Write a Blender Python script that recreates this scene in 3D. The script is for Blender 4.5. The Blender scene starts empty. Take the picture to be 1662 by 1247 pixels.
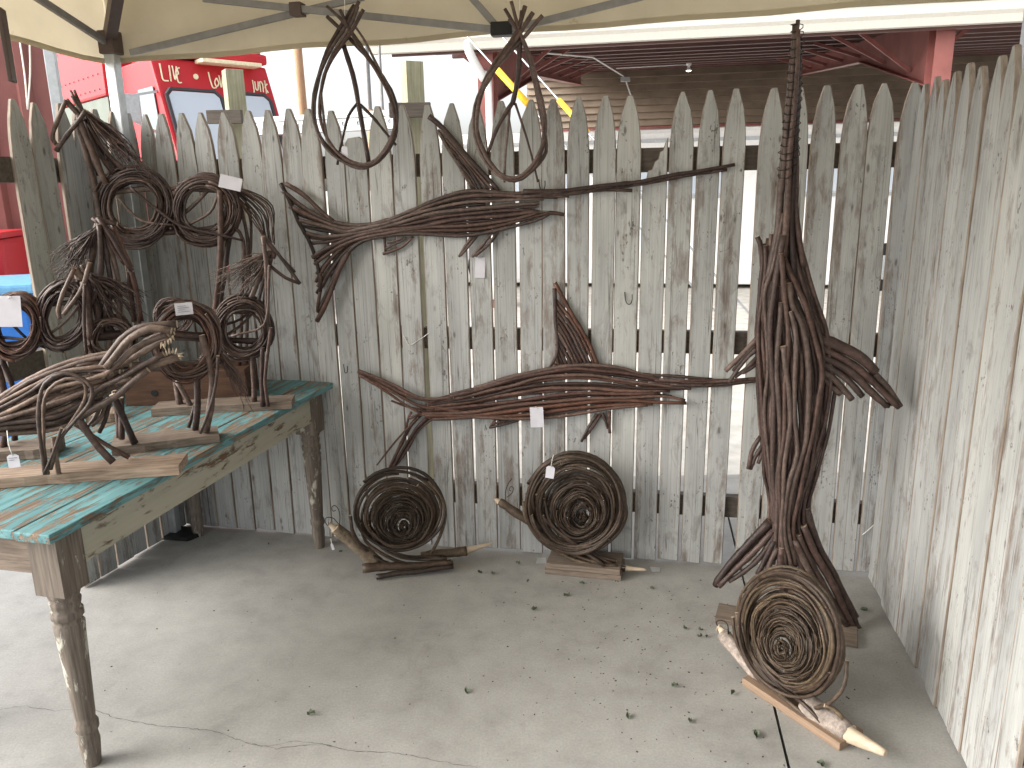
import bpy, bmesh, math, random
from mathutils import Vector, Matrix
RND = random.Random(11)
rad = math.radians
V = Vector
scn = bpy.context.scene
col = scn.collection

# ------------------------------------------------------------------ camera
FPX, PITCH, ROLL, CAMH = 1278.42, 0.246383, -0.0174908, 1.49263
_cp, _sp, _cr, _sr = math.cos(PITCH), math.sin(PITCH), math.cos(ROLL), math.sin(ROLL)
FW = V((0, _cp, -_sp))
_rt, _up = V((1, 0, 0)), V((0, _sp, _cp))
RT = _rt * _cr + _up * _sr
UP = _up * _cr - _rt * _sr
EYE = V((0, 0, CAMH))
cam_data = bpy.data.cameras.new('camera')
cam = bpy.data.objects.new('camera', cam_data)
col.objects.link(cam)
cam_data.sensor_width = 36.0
cam_data.lens = FPX / 1662 * 36.0
cam_data.clip_start, cam_data.clip_end = 0.05, 2000
cam.matrix_world = Matrix(((RT.x, UP.x, -FW.x, 0), (RT.y, UP.y, -FW.y, 0), (RT.z, UP.z, -FW.z, CAMH), (0, 0, 0, 1)))
scn.camera = cam

# ------------------------------------------------------------------ sky and sun (bright overcast)
SUN_ELEV, SUN_AZ = rad(30), rad(258)          # azimuth measured clockwise from +Y (the way the camera looks)
world = bpy.data.worlds.new('World')
scn.world = world
world.use_nodes = True
wn, wl = world.node_tree.nodes, world.node_tree.links
wn.clear()
sky = wn.new('ShaderNodeTexSky')
sky.sky_type = 'NISHITA'
sky.sun_disc = False
sky.sun_elevation, sky.sun_rotation = SUN_ELEV, SUN_AZ
sky.dust_density, sky.air_density, sky.ozone_density = 4.0, 1.0, 1.0
hs = wn.new('ShaderNodeHueSaturation')
hs.inputs['Saturation'].default_value = 0.22
bg = wn.new('ShaderNodeBackground')
bg.inputs['Strength'].default_value = 0.15
wo = wn.new('ShaderNodeOutputWorld')
wl.new(sky.outputs[0], hs.inputs['Color'])
wl.new(hs.outputs[0], bg.inputs['Color'])
wl.new(bg.outputs[0], wo.inputs['Surface'])
sd = bpy.data.lights.new('sun', 'SUN')
sd.energy, sd.angle, sd.color = 1.4, rad(65), (1.0, 0.96, 0.9)
sun = bpy.data.objects.new('sun', sd)
col.objects.link(sun)
_sv = V((math.sin(SUN_AZ) * math.cos(SUN_ELEV), math.cos(SUN_AZ) * math.cos(SUN_ELEV), math.sin(SUN_ELEV)))
sun.rotation_euler = _sv.to_track_quat('Z', 'Y').to_euler()
scn.view_settings.view_transform = 'Standard'
scn.view_settings.look = 'None'
scn.view_settings.gamma = 1.0
scn.view_settings.use_curve_mapping = False
scn.view_settings.exposure = 1.55
scn.render.engine = 'CYCLES'
scn.cycles.use_denoising = True
scn.cycles.max_bounces = 8
scn.cycles.diffuse_bounces = 5

# ------------------------------------------------------------------ measuring helpers
def ray(px, py):
    return FW * FPX + RT * (px - 831) - UP * (py - 623.5)
def at_height(px, py, z=0.0):
    d = ray(px, py)
    return EYE + d * ((z - CAMH) / d.z)
def at_depth(px, py, y):
    d = ray(px, py)
    return EYE + d * (y / d.y)
class Sheet:
    """an upright working plane through two floor points; n points towards the camera"""
    def __init__(s, a, b):
        s.a, s.b = V((a[0], a[1], 0)), V((b[0], b[1], 0))
        d = (s.b - s.a).normalized()
        s.d = d
        s.n = V((d.y, -d.x, 0))
        if s.n.dot(EYE - s.a) < 0: s.n = -s.n
    def at(s, px, py, off=0.0):
        d = ray(px, py)
        A = s.a + s.n * off
        return EYE + d * ((A - EYE).dot(s.n) / d.dot(s.n))
def zoom(x0, y0, k):
    return lambda pts: [(x0 + p[0] / k, y0 + p[1] / k) for p in pts]

# ------------------------------------------------------------------ materials
class NT:
    def __init__(s, name, rough=0.7):
        s.m = bpy.data.materials.new(name)
        s.m.use_nodes = True
        s.t = s.m.node_tree
        s.b = s.t.nodes['Principled BSDF']
        s.b.inputs['Roughness'].default_value = rough
        s.b.inputs['Specular IOR Level'].default_value = 0.3
    def node(s, typ, **kw):
        n = s.t.nodes.new(typ)
        for k, v in kw.items():
            setattr(n, k, v)
        return n
    def link(s, a, b): s.t.links.new(a, b)
    def coords(s, kind='Object', scale=(1, 1, 1), rnd=True, rot=(0, 0, 0)):
        tc = s.node('ShaderNodeTexCoord')
        out = tc.outputs[kind]
        if rnd:
            oi = s.node('ShaderNodeObjectInfo')
            mu = s.node('ShaderNodeMath', operation='MULTIPLY'); mu.inputs[1].default_value = 53.0
            s.link(oi.outputs['Random'], mu.inputs[0])
            ad = s.node('ShaderNodeVectorMath', operation='ADD')
            s.link(out, ad.inputs[0]); s.link(mu.outputs[0], ad.inputs[1])
            out = ad.outputs[0]
        mp = s.node('ShaderNodeMapping')
        mp.inputs['Scale'].default_value = scale
        mp.inputs['Rotation'].default_value = rot
        s.link(out, mp.inputs['Vector'])
        return mp.outputs[0]
    def noise(s, vec, scale=1.0, detail=4.0, rough=0.55, dist=0.0):
        n = s.node('ShaderNodeTexNoise')
        n.inputs['Scale'].default_value = scale
        n.inputs['Detail'].default_value = detail
        n.inputs['Roughness'].default_value = rough
        n.inputs['Distortion'].default_value = dist
        s.link(vec, n.inputs['Vector'])
        return n.outputs['Fac']
    def ramp(s, fac, stops, interp='LINEAR'):
        r = s.node('ShaderNodeValToRGB')
        r.color_ramp.interpolation = interp
        e = r.color_ramp.elements
        while len(e) < len(stops): e.new(0.5)
        for el, (p, c) in zip(e, stops):
            el.position = p
            el.color = (c, c, c, 1) if not isinstance(c, tuple) else (*c, 1)
        s.link(fac, r.inputs[0])
        return r.outputs[0]
    def mix(s, fac, a, b, mode='MIX'):
        n = s.node('ShaderNodeMix', data_type='RGBA', blend_type=mode)
        for v, sock in ((fac, n.inputs[0]), (a, n.inputs[6]), (b, n.inputs[7])):
            if isinstance(v, tuple): sock.default_value = (*v, 1)
            elif isinstance(v, (int, float)): sock.default_value = v
            else: s.link(v, sock)
        return n.outputs[2]
    def math(s, op, a, b):
        n = s.node('ShaderNodeMath', operation=op)
        for v, sock in ((a, n.inputs[0]), (b, n.inputs[1])):
            if isinstance(v, (int, float)): sock.default_value = v
            else: s.link(v, sock)
        return n.outputs[0]
    def rand(s):
        return s.node('ShaderNodeObjectInfo').outputs['Random']
    def color(s, c):
        if isinstance(c, tuple): s.b.inputs['Base Color'].default_value = (*c, 1)
        else: s.link(c, s.b.inputs['Base Color'])
    def bump(s, h, strength=0.3, dist=0.002):
        b = s.node('ShaderNodeBump')
        b.inputs['Strength'].default_value = strength
        b.inputs['Distance'].default_value = dist
        s.link(h, b.inputs['Height'])
        s.link(b.outputs[0], s.b.inputs['Normal'])

def plain(name, c, rough=0.6, metal=0.0, var=0.12, scale=30.0):
    t = NT(name, rough)
    f = t.noise(t.coords(), scale, 4)
    lo = tuple(x * (1 - var) for x in c); hi = tuple(min(1, x * (1 + var)) for x in c)
    t.color(t.ramp(f, [(0.3, lo), (0.7, hi)]))
    t.b.inputs['Metallic'].default_value = metal
    return t.m

def m_picket():
    t = NT('weathered_white_paint', 0.8)
    grain = t.noise(t.coords(scale=(150, 150, 3.0)), 1.0, 4, 0.6)
    mid = t.noise(t.coords(scale=(34, 34, 9)), 1.0, 6, 0.7, 0.4)
    big = t.noise(t.coords(scale=(11, 11, 2.6)), 1.0, 3, 0.6)
    tone = t.ramp(big, [(0.30, (0.320, 0.327, 0.322)), (0.55, (0.385, 0.392, 0.384)), (0.75, (0.445, 0.45, 0.438))])
    rnd = t.ramp(t.rand(), [(0.0, (0.84, 0.84, 0.83)), (0.5, (0.95, 0.95, 0.95)), (1.0, (1.06, 1.05, 1.02))])
    c = t.mix(1.0, tone, rnd, 'MULTIPLY')
    c = t.mix(1.0, c, t.ramp(grain, [(0.25, (0.86, 0.85, 0.84)), (0.6, (1.04, 1.04, 1.04))]), 'MULTIPLY')
    wood = t.ramp(grain, [(0.3, (0.105, 0.078, 0.062)), (0.7, (0.215, 0.168, 0.138))])
    # paint gone in ragged patches, mostly in long bands down the board
    band = t.noise(t.coords(scale=(24, 24, 1.1)), 1.0, 3, 0.5)
    w = t.math('ADD', t.math('MULTIPLY', mid, 0.55), t.math('MULTIPLY', band, 0.55))
    c = t.mix(t.ramp(w, [(0.585, 0.0), (0.64, 0.45), (0.72, 0.88)]), c, wood)
    # smudges of grey dirt
    sm = t.noise(t.coords(scale=(16, 16, 6)), 1.0, 5, 0.7, 0.8)
    c = t.mix(t.ramp(sm, [(0.54, 0.0), (0.72, 0.6)]), c, (0.14, 0.128, 0.118))
    # small dark flecks in clusters
    sp = t.noise(t.coords(scale=(120, 120, 60)), 1.0, 3, 0.6)
    cl = t.noise(t.coords(scale=(14, 14, 8)), 1.0, 2, 0.5)
    c = t.mix(t.ramp(t.math('ADD', t.math('MULTIPLY', sp, 0.6), t.math('MULTIPLY', cl, 0.42)), [(0.635, 0.0), (0.67, 0.75)]), c, (0.07, 0.058, 0.05))
    # knots
    vo = t.node('ShaderNodeTexVoronoi'); vo.inputs['Scale'].default_value = 1.0
    t.link(t.coords(scale=(15, 15, 5.5)), vo.inputs['Vector'])
    kd_ = t.math('ADD', vo.outputs['Distance'], t.math('MULTIPLY', mid, 0.12))
    c = t.mix(t.ramp(kd_, [(0.105, 0.7), (0.13, 0.3), (0.17, 0.0)]), c, (0.07, 0.055, 0.045))
    # hairline checks along the grain
    cr = t.noise(t.coords(scale=(46, 46, 0.5)), 1.0, 2, 0.4)
    ck = t.math('ABSOLUTE', t.math('SUBTRACT', cr, 0.5), 0)
    c = t.mix(t.ramp(ck, [(0.0, 0.75), (0.009, 0.0)]), c, (0.075, 0.065, 0.06))
    t.color(c)
    t.bump(t.math('ADD', grain, t.math('MULTIPLY', mid, 0.6)), 0.5, 0.002)
    return t.m

def m_bark(name, stops, rough=0.48, dark=0.80):
    t = NT(name, rough)
    base = t.ramp(t.rand(), [(p, (c[0] * dark * 1.10, c[1] * dark * .97, c[2] * dark * .92)) for p, c in stops])
    f = t.noise(t.coords(scale=(70, 70, 70)), 1.0, 5, 0.65)
    g = t.noise(t.coords(scale=(16, 16, 16)), 1.0, 3, 0.6)
    k = t.ramp(t.math('ADD', t.math('MULTIPLY', f, 0.6), t.math('MULTIPLY', g, 0.4)),
               [(0.30, (0.40, 0.38, 0.36)), (0.5, (1, 1, 1)), (0.70, (2.0, 1.95, 1.9))])
    c = t.mix(1.0, base, k, 'MULTIPLY')
    sp = t.noise(t.coords(scale=(130, 130, 130)), 1.0, 2, 0.5)
    c = t.mix(t.ramp(sp, [(0.70, 0.0), (0.76, 0.5)]), c, (0.24, 0.19, 0.14))
    t.color(c)
    t.bump(f, 0.6, 0.003)
    return t.m

def m_table(name, paint, paint2, wood1, wood2, cover, scale, gs=(4, 160, 160)):
    """flaking paint over old wood; scale stretches the flakes along the board (local X)"""
    t = NT(name, 0.6)
    a = t.noise(t.coords(scale=scale), 1.0, 7, 0.66, 0.5)
    b = t.noise(t.coords(scale=tuple(x * 0.3 for x in scale)), 1.0, 4, 0.6)
    grain = t.noise(t.coords(scale=gs), 1.0, 4, 0.6)
    w = t.ramp(grain, [(0.3, wood1), (0.7, wood2)])
    pv = t.ramp(t.noise(t.coords(scale=(3, 30, 30)), 1.0, 4, 0.6), [(0.3, paint), (0.7, paint2)])
    k = t.math('ADD', t.math('MULTIPLY', a, 0.62), t.math('MULTIPLY', b, 0.38))
    mask = t.ramp(k, [(cover, 1.0), (cover + 0.025, 0.0)])
    c = t.mix(mask, w, pv)
    edge = t.ramp(k, [(cover - 0.03, 0.0), (cover, 0.4), (cover + 0.03, 0.0)])
    c = t.mix(edge, c, (0.03, 0.022, 0.018))
    t.color(c)
    t.bump(t.math('ADD', mask, t.math('MULTIPLY', grain, 0.5)), 0.6, 0.002)
    return t.m

def m_wood(name, c1, c2, scale=(5, 90, 90), rough=0.75):
    t = NT(name, rough)
    g = t.noise(t.coords(scale=scale), 1.0, 6, 0.65, 0.4)
    b = t.noise(t.coords(scale=(7, 9, 9)), 1.0, 3, 0.6)
    c = t.ramp(t.math('ADD', t.math('MULTIPLY', g, 0.7), t.math('MULTIPLY', b, 0.3)), [(0.34, c1), (0.64, c2)])
    t.color(c)
    t.bump(g, 0.5, 0.002)
    return t.m

def m_concrete():
    t = NT('old_concrete', 0.55)
    v = t.coords('Object', rnd=False)
    f = t.noise(v, 140, 4, 0.7)
    g = t.noise(v, 9, 6, 0.65)
    b = t.noise(v, 1.5, 5, 0.6, 0.6)
    base = t.ramp(t.math('ADD', t.math('MULTIPLY', g, 0.5), t.math('MULTIPLY', b, 0.5)),
                  [(0.32, (0.215, 0.208, 0.194)), (0.48, (0.298, 0.290, 0.270)), (0.66, (0.355, 0.347, 0.325))])
    fine = t.ramp(f, [(0.3, (0.82, 0.82, 0.82)), (0.6, (1.0, 1.0, 1.0)), (0.75, (1.1, 1.1, 1.1))])
    c = t.mix(1.0, base, fine, 'MULTIPLY')
    st = t.noise(v, 4.2, 5, 0.7, 1.0)
    c = t.mix(t.ramp(st, [(0.60, 0.0), (0.72, 0.35)]), c, (0.16, 0.15, 0.14))
    ru = t.noise(v, 2.3, 3, 0.5, 0.3)
    c = t.mix(t.ramp(ru, [(0.66, 0.0), (0.74, 0.22)]), c, (0.34, 0.24, 0.17))
    dk = t.noise(v, 60, 2, 0.5)
    c = t.mix(t.ramp(dk, [(0.73, 0.0), (0.78, 0.6)]), c, (0.10, 0.095, 0.09))
    t.color(c)
    t.b.inputs['Specular IOR Level'].default_value = 0.35
    t.bump(t.math('ADD', f, g), 0.25, 0.002)
    return t.m

def m_canvas():
    t = NT('cream_canvas', 0.85)
    f = t.noise(t.coords(rnd=False), 3.0, 5, 0.6)
    s = t.noise(t.coords(rnd=False), 26.0, 3, 0.6)
    c = t.ramp(f, [(0.3, (0.47, 0.41, 0.29)), (0.7, (0.58, 0.51, 0.37))])
    c = t.mix(t.ramp(s, [(0.68, 0.0), (0.74, 0.45)]), c, (0.36, 0.27, 0.16))
    t.color(c)
    tr = t.node('ShaderNodeBsdfTranslucent')
    t.link(c, tr.inputs['Color'])
    ms = t.node('ShaderNodeMixShader'); ms.inputs[0].default_value = 0.26
    t.link(t.b.outputs[0], ms.inputs[1]); t.link(tr.outputs[0], ms.inputs[2])
    t.link(ms.outputs[0], t.t.nodes['Material Output'].inputs['Surface'])
    return t.m

def m_glass(name, c, rough=0.08):
    t = NT(name, rough)
    t.color(c)
    t.b.inputs['Specular IOR Level'].default_value = 0.9
    return t.m

def m_glow(name, c, s):
    t = NT(name, 0.4)
    t.color(c)
    t.b.inputs['Emission Color'].default_value = (*c, 1)
    t.b.inputs['Emission Strength'].default_value = s
    return t.m

MT = dict(
    picket=m_picket(),
    bark=m_bark('twig_bark', [(0.0, (0.032, 0.022, 0.020)), (0.3, (0.080, 0.055, 0.048)), (0.5, (0.050, 0.039, 0.036)), (0.75, (0.120, 0.096, 0.084)), (1.0, (0.072, 0.045, 0.036))]),
    bark_red=m_bark('red_twig_bark', [(0.0, (0.036, 0.022, 0.019)), (0.35, (0.086, 0.049, 0.040)), (0.6, (0.055, 0.040, 0.036)), (0.8, (0.105, 0.078, 0.067)), (1.0, (0.105, 0.053, 0.036))]),
    bark_olive=m_bark('olive_twig_bark', [(0.0, (0.032, 0.024, 0.019)), (0.4, (0.068, 0.050, 0.034)), (0.7, (0.050, 0.040, 0.032)), (1.0, (0.105, 0.084, 0.054))]),
    bark_grey=m_bark('grey_twig_bark', [(0.0, (0.050, 0.038, 0.033)), (0.5, (0.100, 0.077, 0.064)), (1.0, (0.165, 0.128, 0.100))]),
    bark_pale=m_bark('pale_ridged_bark', [(0.0, (0.235, 0.225, 0.205)), (1.0, (0.29, 0.275, 0.25))], 0.9, 0.8),
    bark_log=m_bark('mottled_log_bark', [(0.0, (0.13, 0.115, 0.085)), (1.0, (0.15, 0.13, 0.095))], 0.85, 1.0),
    cut=m_wood('fresh_cut_wood', (0.36, 0.275, 0.19), (0.52, 0.43, 0.325), (20, 60, 60)),
    turquoise=m_table('turquoise_flaking_paint', (0.055, 0.155, 0.17), (0.145, 0.29, 0.30), (0.07, 0.045, 0.03), (0.26, 0.19, 0.135), 0.505, (9, 60, 60)),
    cream=m_table('cream_flaking_paint', (0.30, 0.285, 0.22), (0.37, 0.35, 0.28), (0.085, 0.050, 0.030), (0.20, 0.130, 0.080), 0.56, (13, 60, 52)),
    legwood=m_table('worn_leg_paint', (0.40, 0.38, 0.32), (0.46, 0.44, 0.38), (0.075, 0.060, 0.048), (0.18, 0.15, 0.122), 0.42, (34, 34, 12), (120, 120, 6)),
    edge=m_wood('worn_board_edge', (0.13, 0.095, 0.07), (0.33, 0.28, 0.23), (60, 60, 5)),
    board=m_wood('weathered_board', (0.085, 0.066, 0.052), (0.23, 0.18, 0.14), (9, 140, 140)),
    driftwood=m_wood('driftwood', (0.13, 0.085, 0.058), (0.36, 0.275, 0.205), (8, 110, 110)),
    newboard=m_wood('new_board', (0.16, 0.105, 0.07), (0.29, 0.205, 0.14)),
    oldbox=m_wood('dark_box_wood', (0.035, 0.018, 0.011), (0.10, 0.05, 0.028)),
    post=m_wood('treated_post_wood', (0.22, 0.21, 0.13), (0.42, 0.40, 0.28), (90, 90, 4)),
    rail=m_wood('rail_wood', (0.05, 0.04, 0.034), (0.12, 0.10, 0.08)),
    concrete=m_concrete(),
    canvas=m_canvas(),
    steel=plain('galvanised_steel', (0.42, 0.44, 0.45), 0.4, 0.6),
    strut=plain('grey_strut_metal', (0.22, 0.215, 0.21), 0.5, 0.3),
    brown=plain('brown_bracket_plastic', (0.085, 0.06, 0.052), 0.5),
    black=plain('black_plastic', (0.012, 0.012, 0.012), 0.5),
    wire=plain('dark_wire', (0.02, 0.017, 0.015), 0.5, 0.4),
    paper=plain('white_tag_paper', (0.52, 0.51, 0.55), 0.7, 0, 0.06),
    ink=plain('grey_print', (0.10, 0.10, 0.13), 0.7),
    thread=plain('white_thread', (0.75, 0.74, 0.7), 0.7),
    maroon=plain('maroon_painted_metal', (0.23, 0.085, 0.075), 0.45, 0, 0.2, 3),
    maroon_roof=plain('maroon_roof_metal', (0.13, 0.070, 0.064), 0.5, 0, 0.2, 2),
    siding=plain('brown_siding_metal', (0.27, 0.215, 0.165), 0.6, 0, 0.2, 2),
    gutter=plain('cream_gutter_paint', (0.56, 0.54, 0.49), 0.5, 0, 0.04),
    white=plain('white_painted_metal', (0.80, 0.80, 0.78), 0.4, 0, 0.04),
    red=plain('red_van_paint', (0.47, 0.022, 0.03), 0.5, 0, 0.06, 2),
    greygreen=plain('grey_green_panel', (0.13, 0.15, 0.125), 0.6, 0, 0.1, 4),
    cream_paint=plain('cream_lettering', (0.80, 0.72, 0.5), 0.5),
    orange=plain('orange_trim', (0.62, 0.25, 0.11), 0.5),
    glass=m_glass('painted_sky_glass', (0.50, 0.56, 0.63)),  # pale sky reflection is put into the base colour of the panes
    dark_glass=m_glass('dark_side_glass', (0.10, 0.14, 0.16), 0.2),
    seal=plain('black_window_seal', (0.05, 0.05, 0.055), 0.5),
    blue=plain('blue_plastic', (0.03, 0.16, 0.55), 0.4),
    bluelid=plain('pale_blue_lid', (0.16, 0.40, 0.68), 0.4),
    yellow=plain('yellow_sleeve', (0.80, 0.46, 0.03), 0.45),
    leaf=plain('torn_green_leaf', (0.085, 0.105, 0.065), 0.7, 0, 0.5, 60),
    crumb=plain('dark_leaf_crumbs', (0.05, 0.045, 0.035), 0.8, 0, 0.5, 60),
    gravel=plain('pale_gravel', (0.46, 0.44, 0.40), 0.9, 0, 0.2, 6),
    crack=plain('crack_strip', (0.045, 0.042, 0.038), 0.9),
    bulb=m_glow('lit_bulb', (1.0, 0.85, 0.6), 6.0),
    polewood=m_wood('pole_wood', (0.28, 0.16, 0.09), (0.42, 0.26, 0.16), (30, 30, 2)),
    tape=plain('silver_tape', (0.45, 0.45, 0.44), 0.35, 0.3),
)

# ------------------------------------------------------------------ mesh helpers
class MB:
    def __init__(s): s.v, s.f, s.mi, s.sm = [], [], [], []
    def add(s, vs, fs, mi=0, smooth=False):
        o = len(s.v)
        s.v += [tuple(p) for p in vs]
        for f in fs:
            s.f.append([i + o for i in f]); s.mi.append(mi); s.sm.append(smooth)
        return s
    def box(s, c, d, size, mi=0, up=V((0, 0, 1))):
        """box centred on c, long axis along d (unit), size = (along d, across, up)"""
        d = V(d).normalized(); up = V(up)
        w = up.cross(d).normalized(); u = d.cross(w).normalized()
        c = V(c); a, b, h = size[0] / 2, size[1] / 2, size[2] / 2
        vs = [c + d * (a * i) + w * (b * j) + u * (h * k) for i in (-1, 1) for j in (-1, 1) for k in (-1, 1)]
        s.add(vs, [(0, 1, 3, 2), (4, 6, 7, 5), (0, 4, 5, 1), (2, 3, 7, 6), (0, 2, 6, 4), (1, 5, 7, 3)], mi)
        return s
    def bar(s, p, q, w, h=None, mi=0, up=V((0, 0, 1))):
        p, q = V(p), V(q)
        d = q - p
        if abs(d.normalized().dot(V(up))) > 0.98: up = V((0, 1, 0))
        return s.box((p + q) / 2, d, (d.length, w, h or w), mi, up)
    def tube(s, pts, r, sides=7, mi=0, cap=1, jit=0.0):
        n = len(pts)
        rr = r if isinstance(r, (list, tuple)) else [r] * n
        vs, fs = [], []
        T = [(pts[min(i + 1, n - 1)] - pts[max(i - 1, 0)]) for i in range(n)]
        T = [t.normalized() if t.length > 1e-9 else V((0, 0, 1)) for t in T]
        u = T[0].orthogonal().normalized()
        for i in range(n):
            u = (u - T[i] * u.dot(T[i]))
            u = u.normalized() if u.length > 1e-6 else T[i].orthogonal().normalized()
            w = T[i].cross(u)
            for k in range(sides):
                a = 2 * math.pi * k / sides
                q = rr[i] * (1 + RND.uniform(-jit, jit))
                vs.append(pts[i] + (u * math.cos(a) + w * math.sin(a)) * q)
        for i in range(n - 1):
            for k in range(sides):
                k2 = (k + 1) % sides
                fs.append((i * sides + k, i * sides + k2, (i + 1) * sides + k2, (i + 1) * sides + k))
        s.add(vs, fs, mi, True)
        o = len(s.v) - len(vs)
        if cap is not None:
            s.f.append([o + k for k in reversed(range(sides))]); s.mi.append(cap); s.sm.append(False)
            s.f.append([o + (n - 1) * sides + k for k in range(sides)]); s.mi.append(cap); s.sm.append(False)
        return s
    def lathe(s, base, prof, sides=24, mi=0):
        vs, fs = [], []
        for r, z in prof:
            for k in range(sides):
                a = 2 * math.pi * k / sides
                vs.append((base[0] + r * math.cos(a), base[1] + r * math.sin(a), base[2] + z))
        n = len(prof)
        for i in range(n - 1):
            for k in range(sides):
                k2 = (k + 1) % sides
                fs.append((i * sides + k, i * sides + k2, (i + 1) * sides + k2, (i + 1) * sides + k))
        s.add(vs, fs, mi, True)
        s.add(vs[:sides], [tuple(reversed(range(sides)))], mi)
        s.add(vs[-sides:], [tuple(range(sides))], mi)
        return s
    def prism(s, poly, ext, mi=0):
        n = len(poly); ext = V(ext)
        poly = [V(p) for p in poly]
        vs = poly + [p + ext for p in poly]
        fs = [tuple(range(n)), tuple(reversed(range(n, 2 * n)))]
        fs += [(i, i + n, (i + 1) % n + n, (i + 1) % n) for i in range(n)]
        return s.add(vs, fs, mi)
    def build(s, name, mats, parent=None, origin=None, rotz=0.0, bevel=0.0):
        """mesh coordinates are world; they are stored relative to the object's own origin and turn"""
        o0 = V(origin) if origin is not None else (THING_BASE.get(root(parent).name, V()) if parent else V())
        M = Matrix.Rotation(-rotz, 3, 'Z')
        me = bpy.data.meshes.new(name)
        me.from_pydata([tuple(M @ (V(p) - o0)) for p in s.v], [], s.f)
        if not isinstance(mats, (list, tuple)): mats = [mats]
        for m in mats: me.materials.append(MT[m] if isinstance(m, str) else m)
        for p, mi, sm in zip(me.polygons, s.mi, s.sm):
            p.material_index = min(mi, len(mats) - 1); p.use_smooth = sm
        bm = bmesh.new(); bm.from_mesh(me)
        bmesh.ops.recalc_face_normals(bm, faces=bm.faces)
        if bevel:
            bmesh.ops.bevel(bm, geom=[e for e in bm.edges if e.calc_face_angle(0) > 0.6], offset=bevel, segments=2, affect='EDGES', profile=0.6)
        bm.to_mesh(me); bm.free()
        ob = bpy.data.objects.new(name, me)
        col.objects.link(ob)
        if parent:
            ob.parent = parent
            ob.location = o0 - world_loc(parent)
        else:
            ob.location = o0
        ob.rotation_euler = (0, 0, rotz)
        if parent is None: THING_BASE[ob.name] = o0.copy()
        return ob
THING_BASE = {}
def root(o):
    while o.parent: o = o.parent
    return o
def world_loc(o):
    p = V()
    while o: p = p + o.location; o = o.parent
    return p
def tag(o, label=None, cat=None, group=None, kind=None):
    for k, v in (('label', label), ('category', cat), ('group', group), ('kind', kind)):
        if v: o[k] = v
    return o
def thing(name, label, cat, base, group=None):
    e = bpy.data.objects.new(name, None)
    e.empty_display_size = 0.1
    col.objects.link(e)
    e.location = base
    THING_BASE[e.name] = V(base)
    return tag(e, label, cat, group)
def struct(o): o['kind'] = 'structure'; return o

def spline(pts, step=0.03, lo=4, hi=60):
    n = len(pts)
    if n == 2:
        k = max(3, min(hi, int((pts[1] - pts[0]).length / step) + 1))
        return [pts[0].lerp(pts[1], i / k) for i in range(k + 1)]
    out = []
    for i in range(n - 1):
        p0 = pts[i - 1] if i else pts[0] * 2 - pts[1]
        p1, p2 = pts[i], pts[i + 1]
        p3 = pts[i + 2] if i + 2 < n else pts[-1] * 2 - pts[-2]
        k = max(2, min(14, int((p2 - p1).length / step) + 1))
        for j in range(k):
            t = j / k
            out.append(0.5 * ((2 * p1) + (p2 - p0) * t + (2 * p0 - 5 * p1 + 4 * p2 - p3) * t * t + (3 * p1 - p0 - 3 * p2 + p3) * t ** 3))
    out.append(pts[-1])
    return out
def resample(pts, n):
    L = [0.0]
    for a, b in zip(pts, pts[1:]): L.append(L[-1] + (b - a).length)
    out, j = [], 0
    for i in range(n):
        t = L[-1] * i / (n - 1)
        while j < len(L) - 2 and L[j + 1] < t: j += 1
        d = L[j + 1] - L[j]
        out.append(pts[j].lerp(pts[j + 1], (t - L[j]) / d if d > 1e-9 else 0))
    return out
RS = 1.0      # scale for twig thickness, set per sculpture
def stick(parent, name, pts, r0, r1=None, mat='bark', wob=0.0014, sides=7, step=0.03, knots=True):
    r1 = r0 if r1 is None else r1
    r0, r1 = r0 * RS, r1 * RS
    P = spline([V(p) for p in pts], step)
    n = len(P)
    ph = [RND.uniform(0, 6.28) for _ in range(3)]
    fr = RND.uniform(0.4, 0.9)
    P = [p + V((math.sin(i * fr + ph[0]), math.sin(i * fr * 1.2 + ph[1]), math.sin(i * fr * 0.9 + ph[2]))) * wob for i, p in enumerate(P)]
    rr = [(r0 + (r1 - r0) * i / (n - 1)) * (1 + RND.uniform(-0.07, 0.07)) for i in range(n)]
    if knots:
        for i in range(n):
            if RND.random() < 0.10: rr[i] *= 1.15
    return MB().tube(P, rr, sides, 0, 1, 0.05).build(name, [mat, 'cut'], parent)
def bundle(parent, name, curves, mat='bark', wob=0.0014, step=0.03):
    """curves = list of (points, r0, r1); the first is the part itself, the others its sticks"""
    main = None
    for pts, r0, r1 in curves:
        o = stick(parent if main is None else main, name if main is None else 'stick', pts, r0, r1, mat, wob, step=step)
        if main is None: main = o
    return main
def between(c1, c2, t, n=10):
    a, b = resample(spline(c1), n), resample(spline(c2), n)
    return [p.lerp(q, t) for p, q in zip(a, b)]
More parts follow.
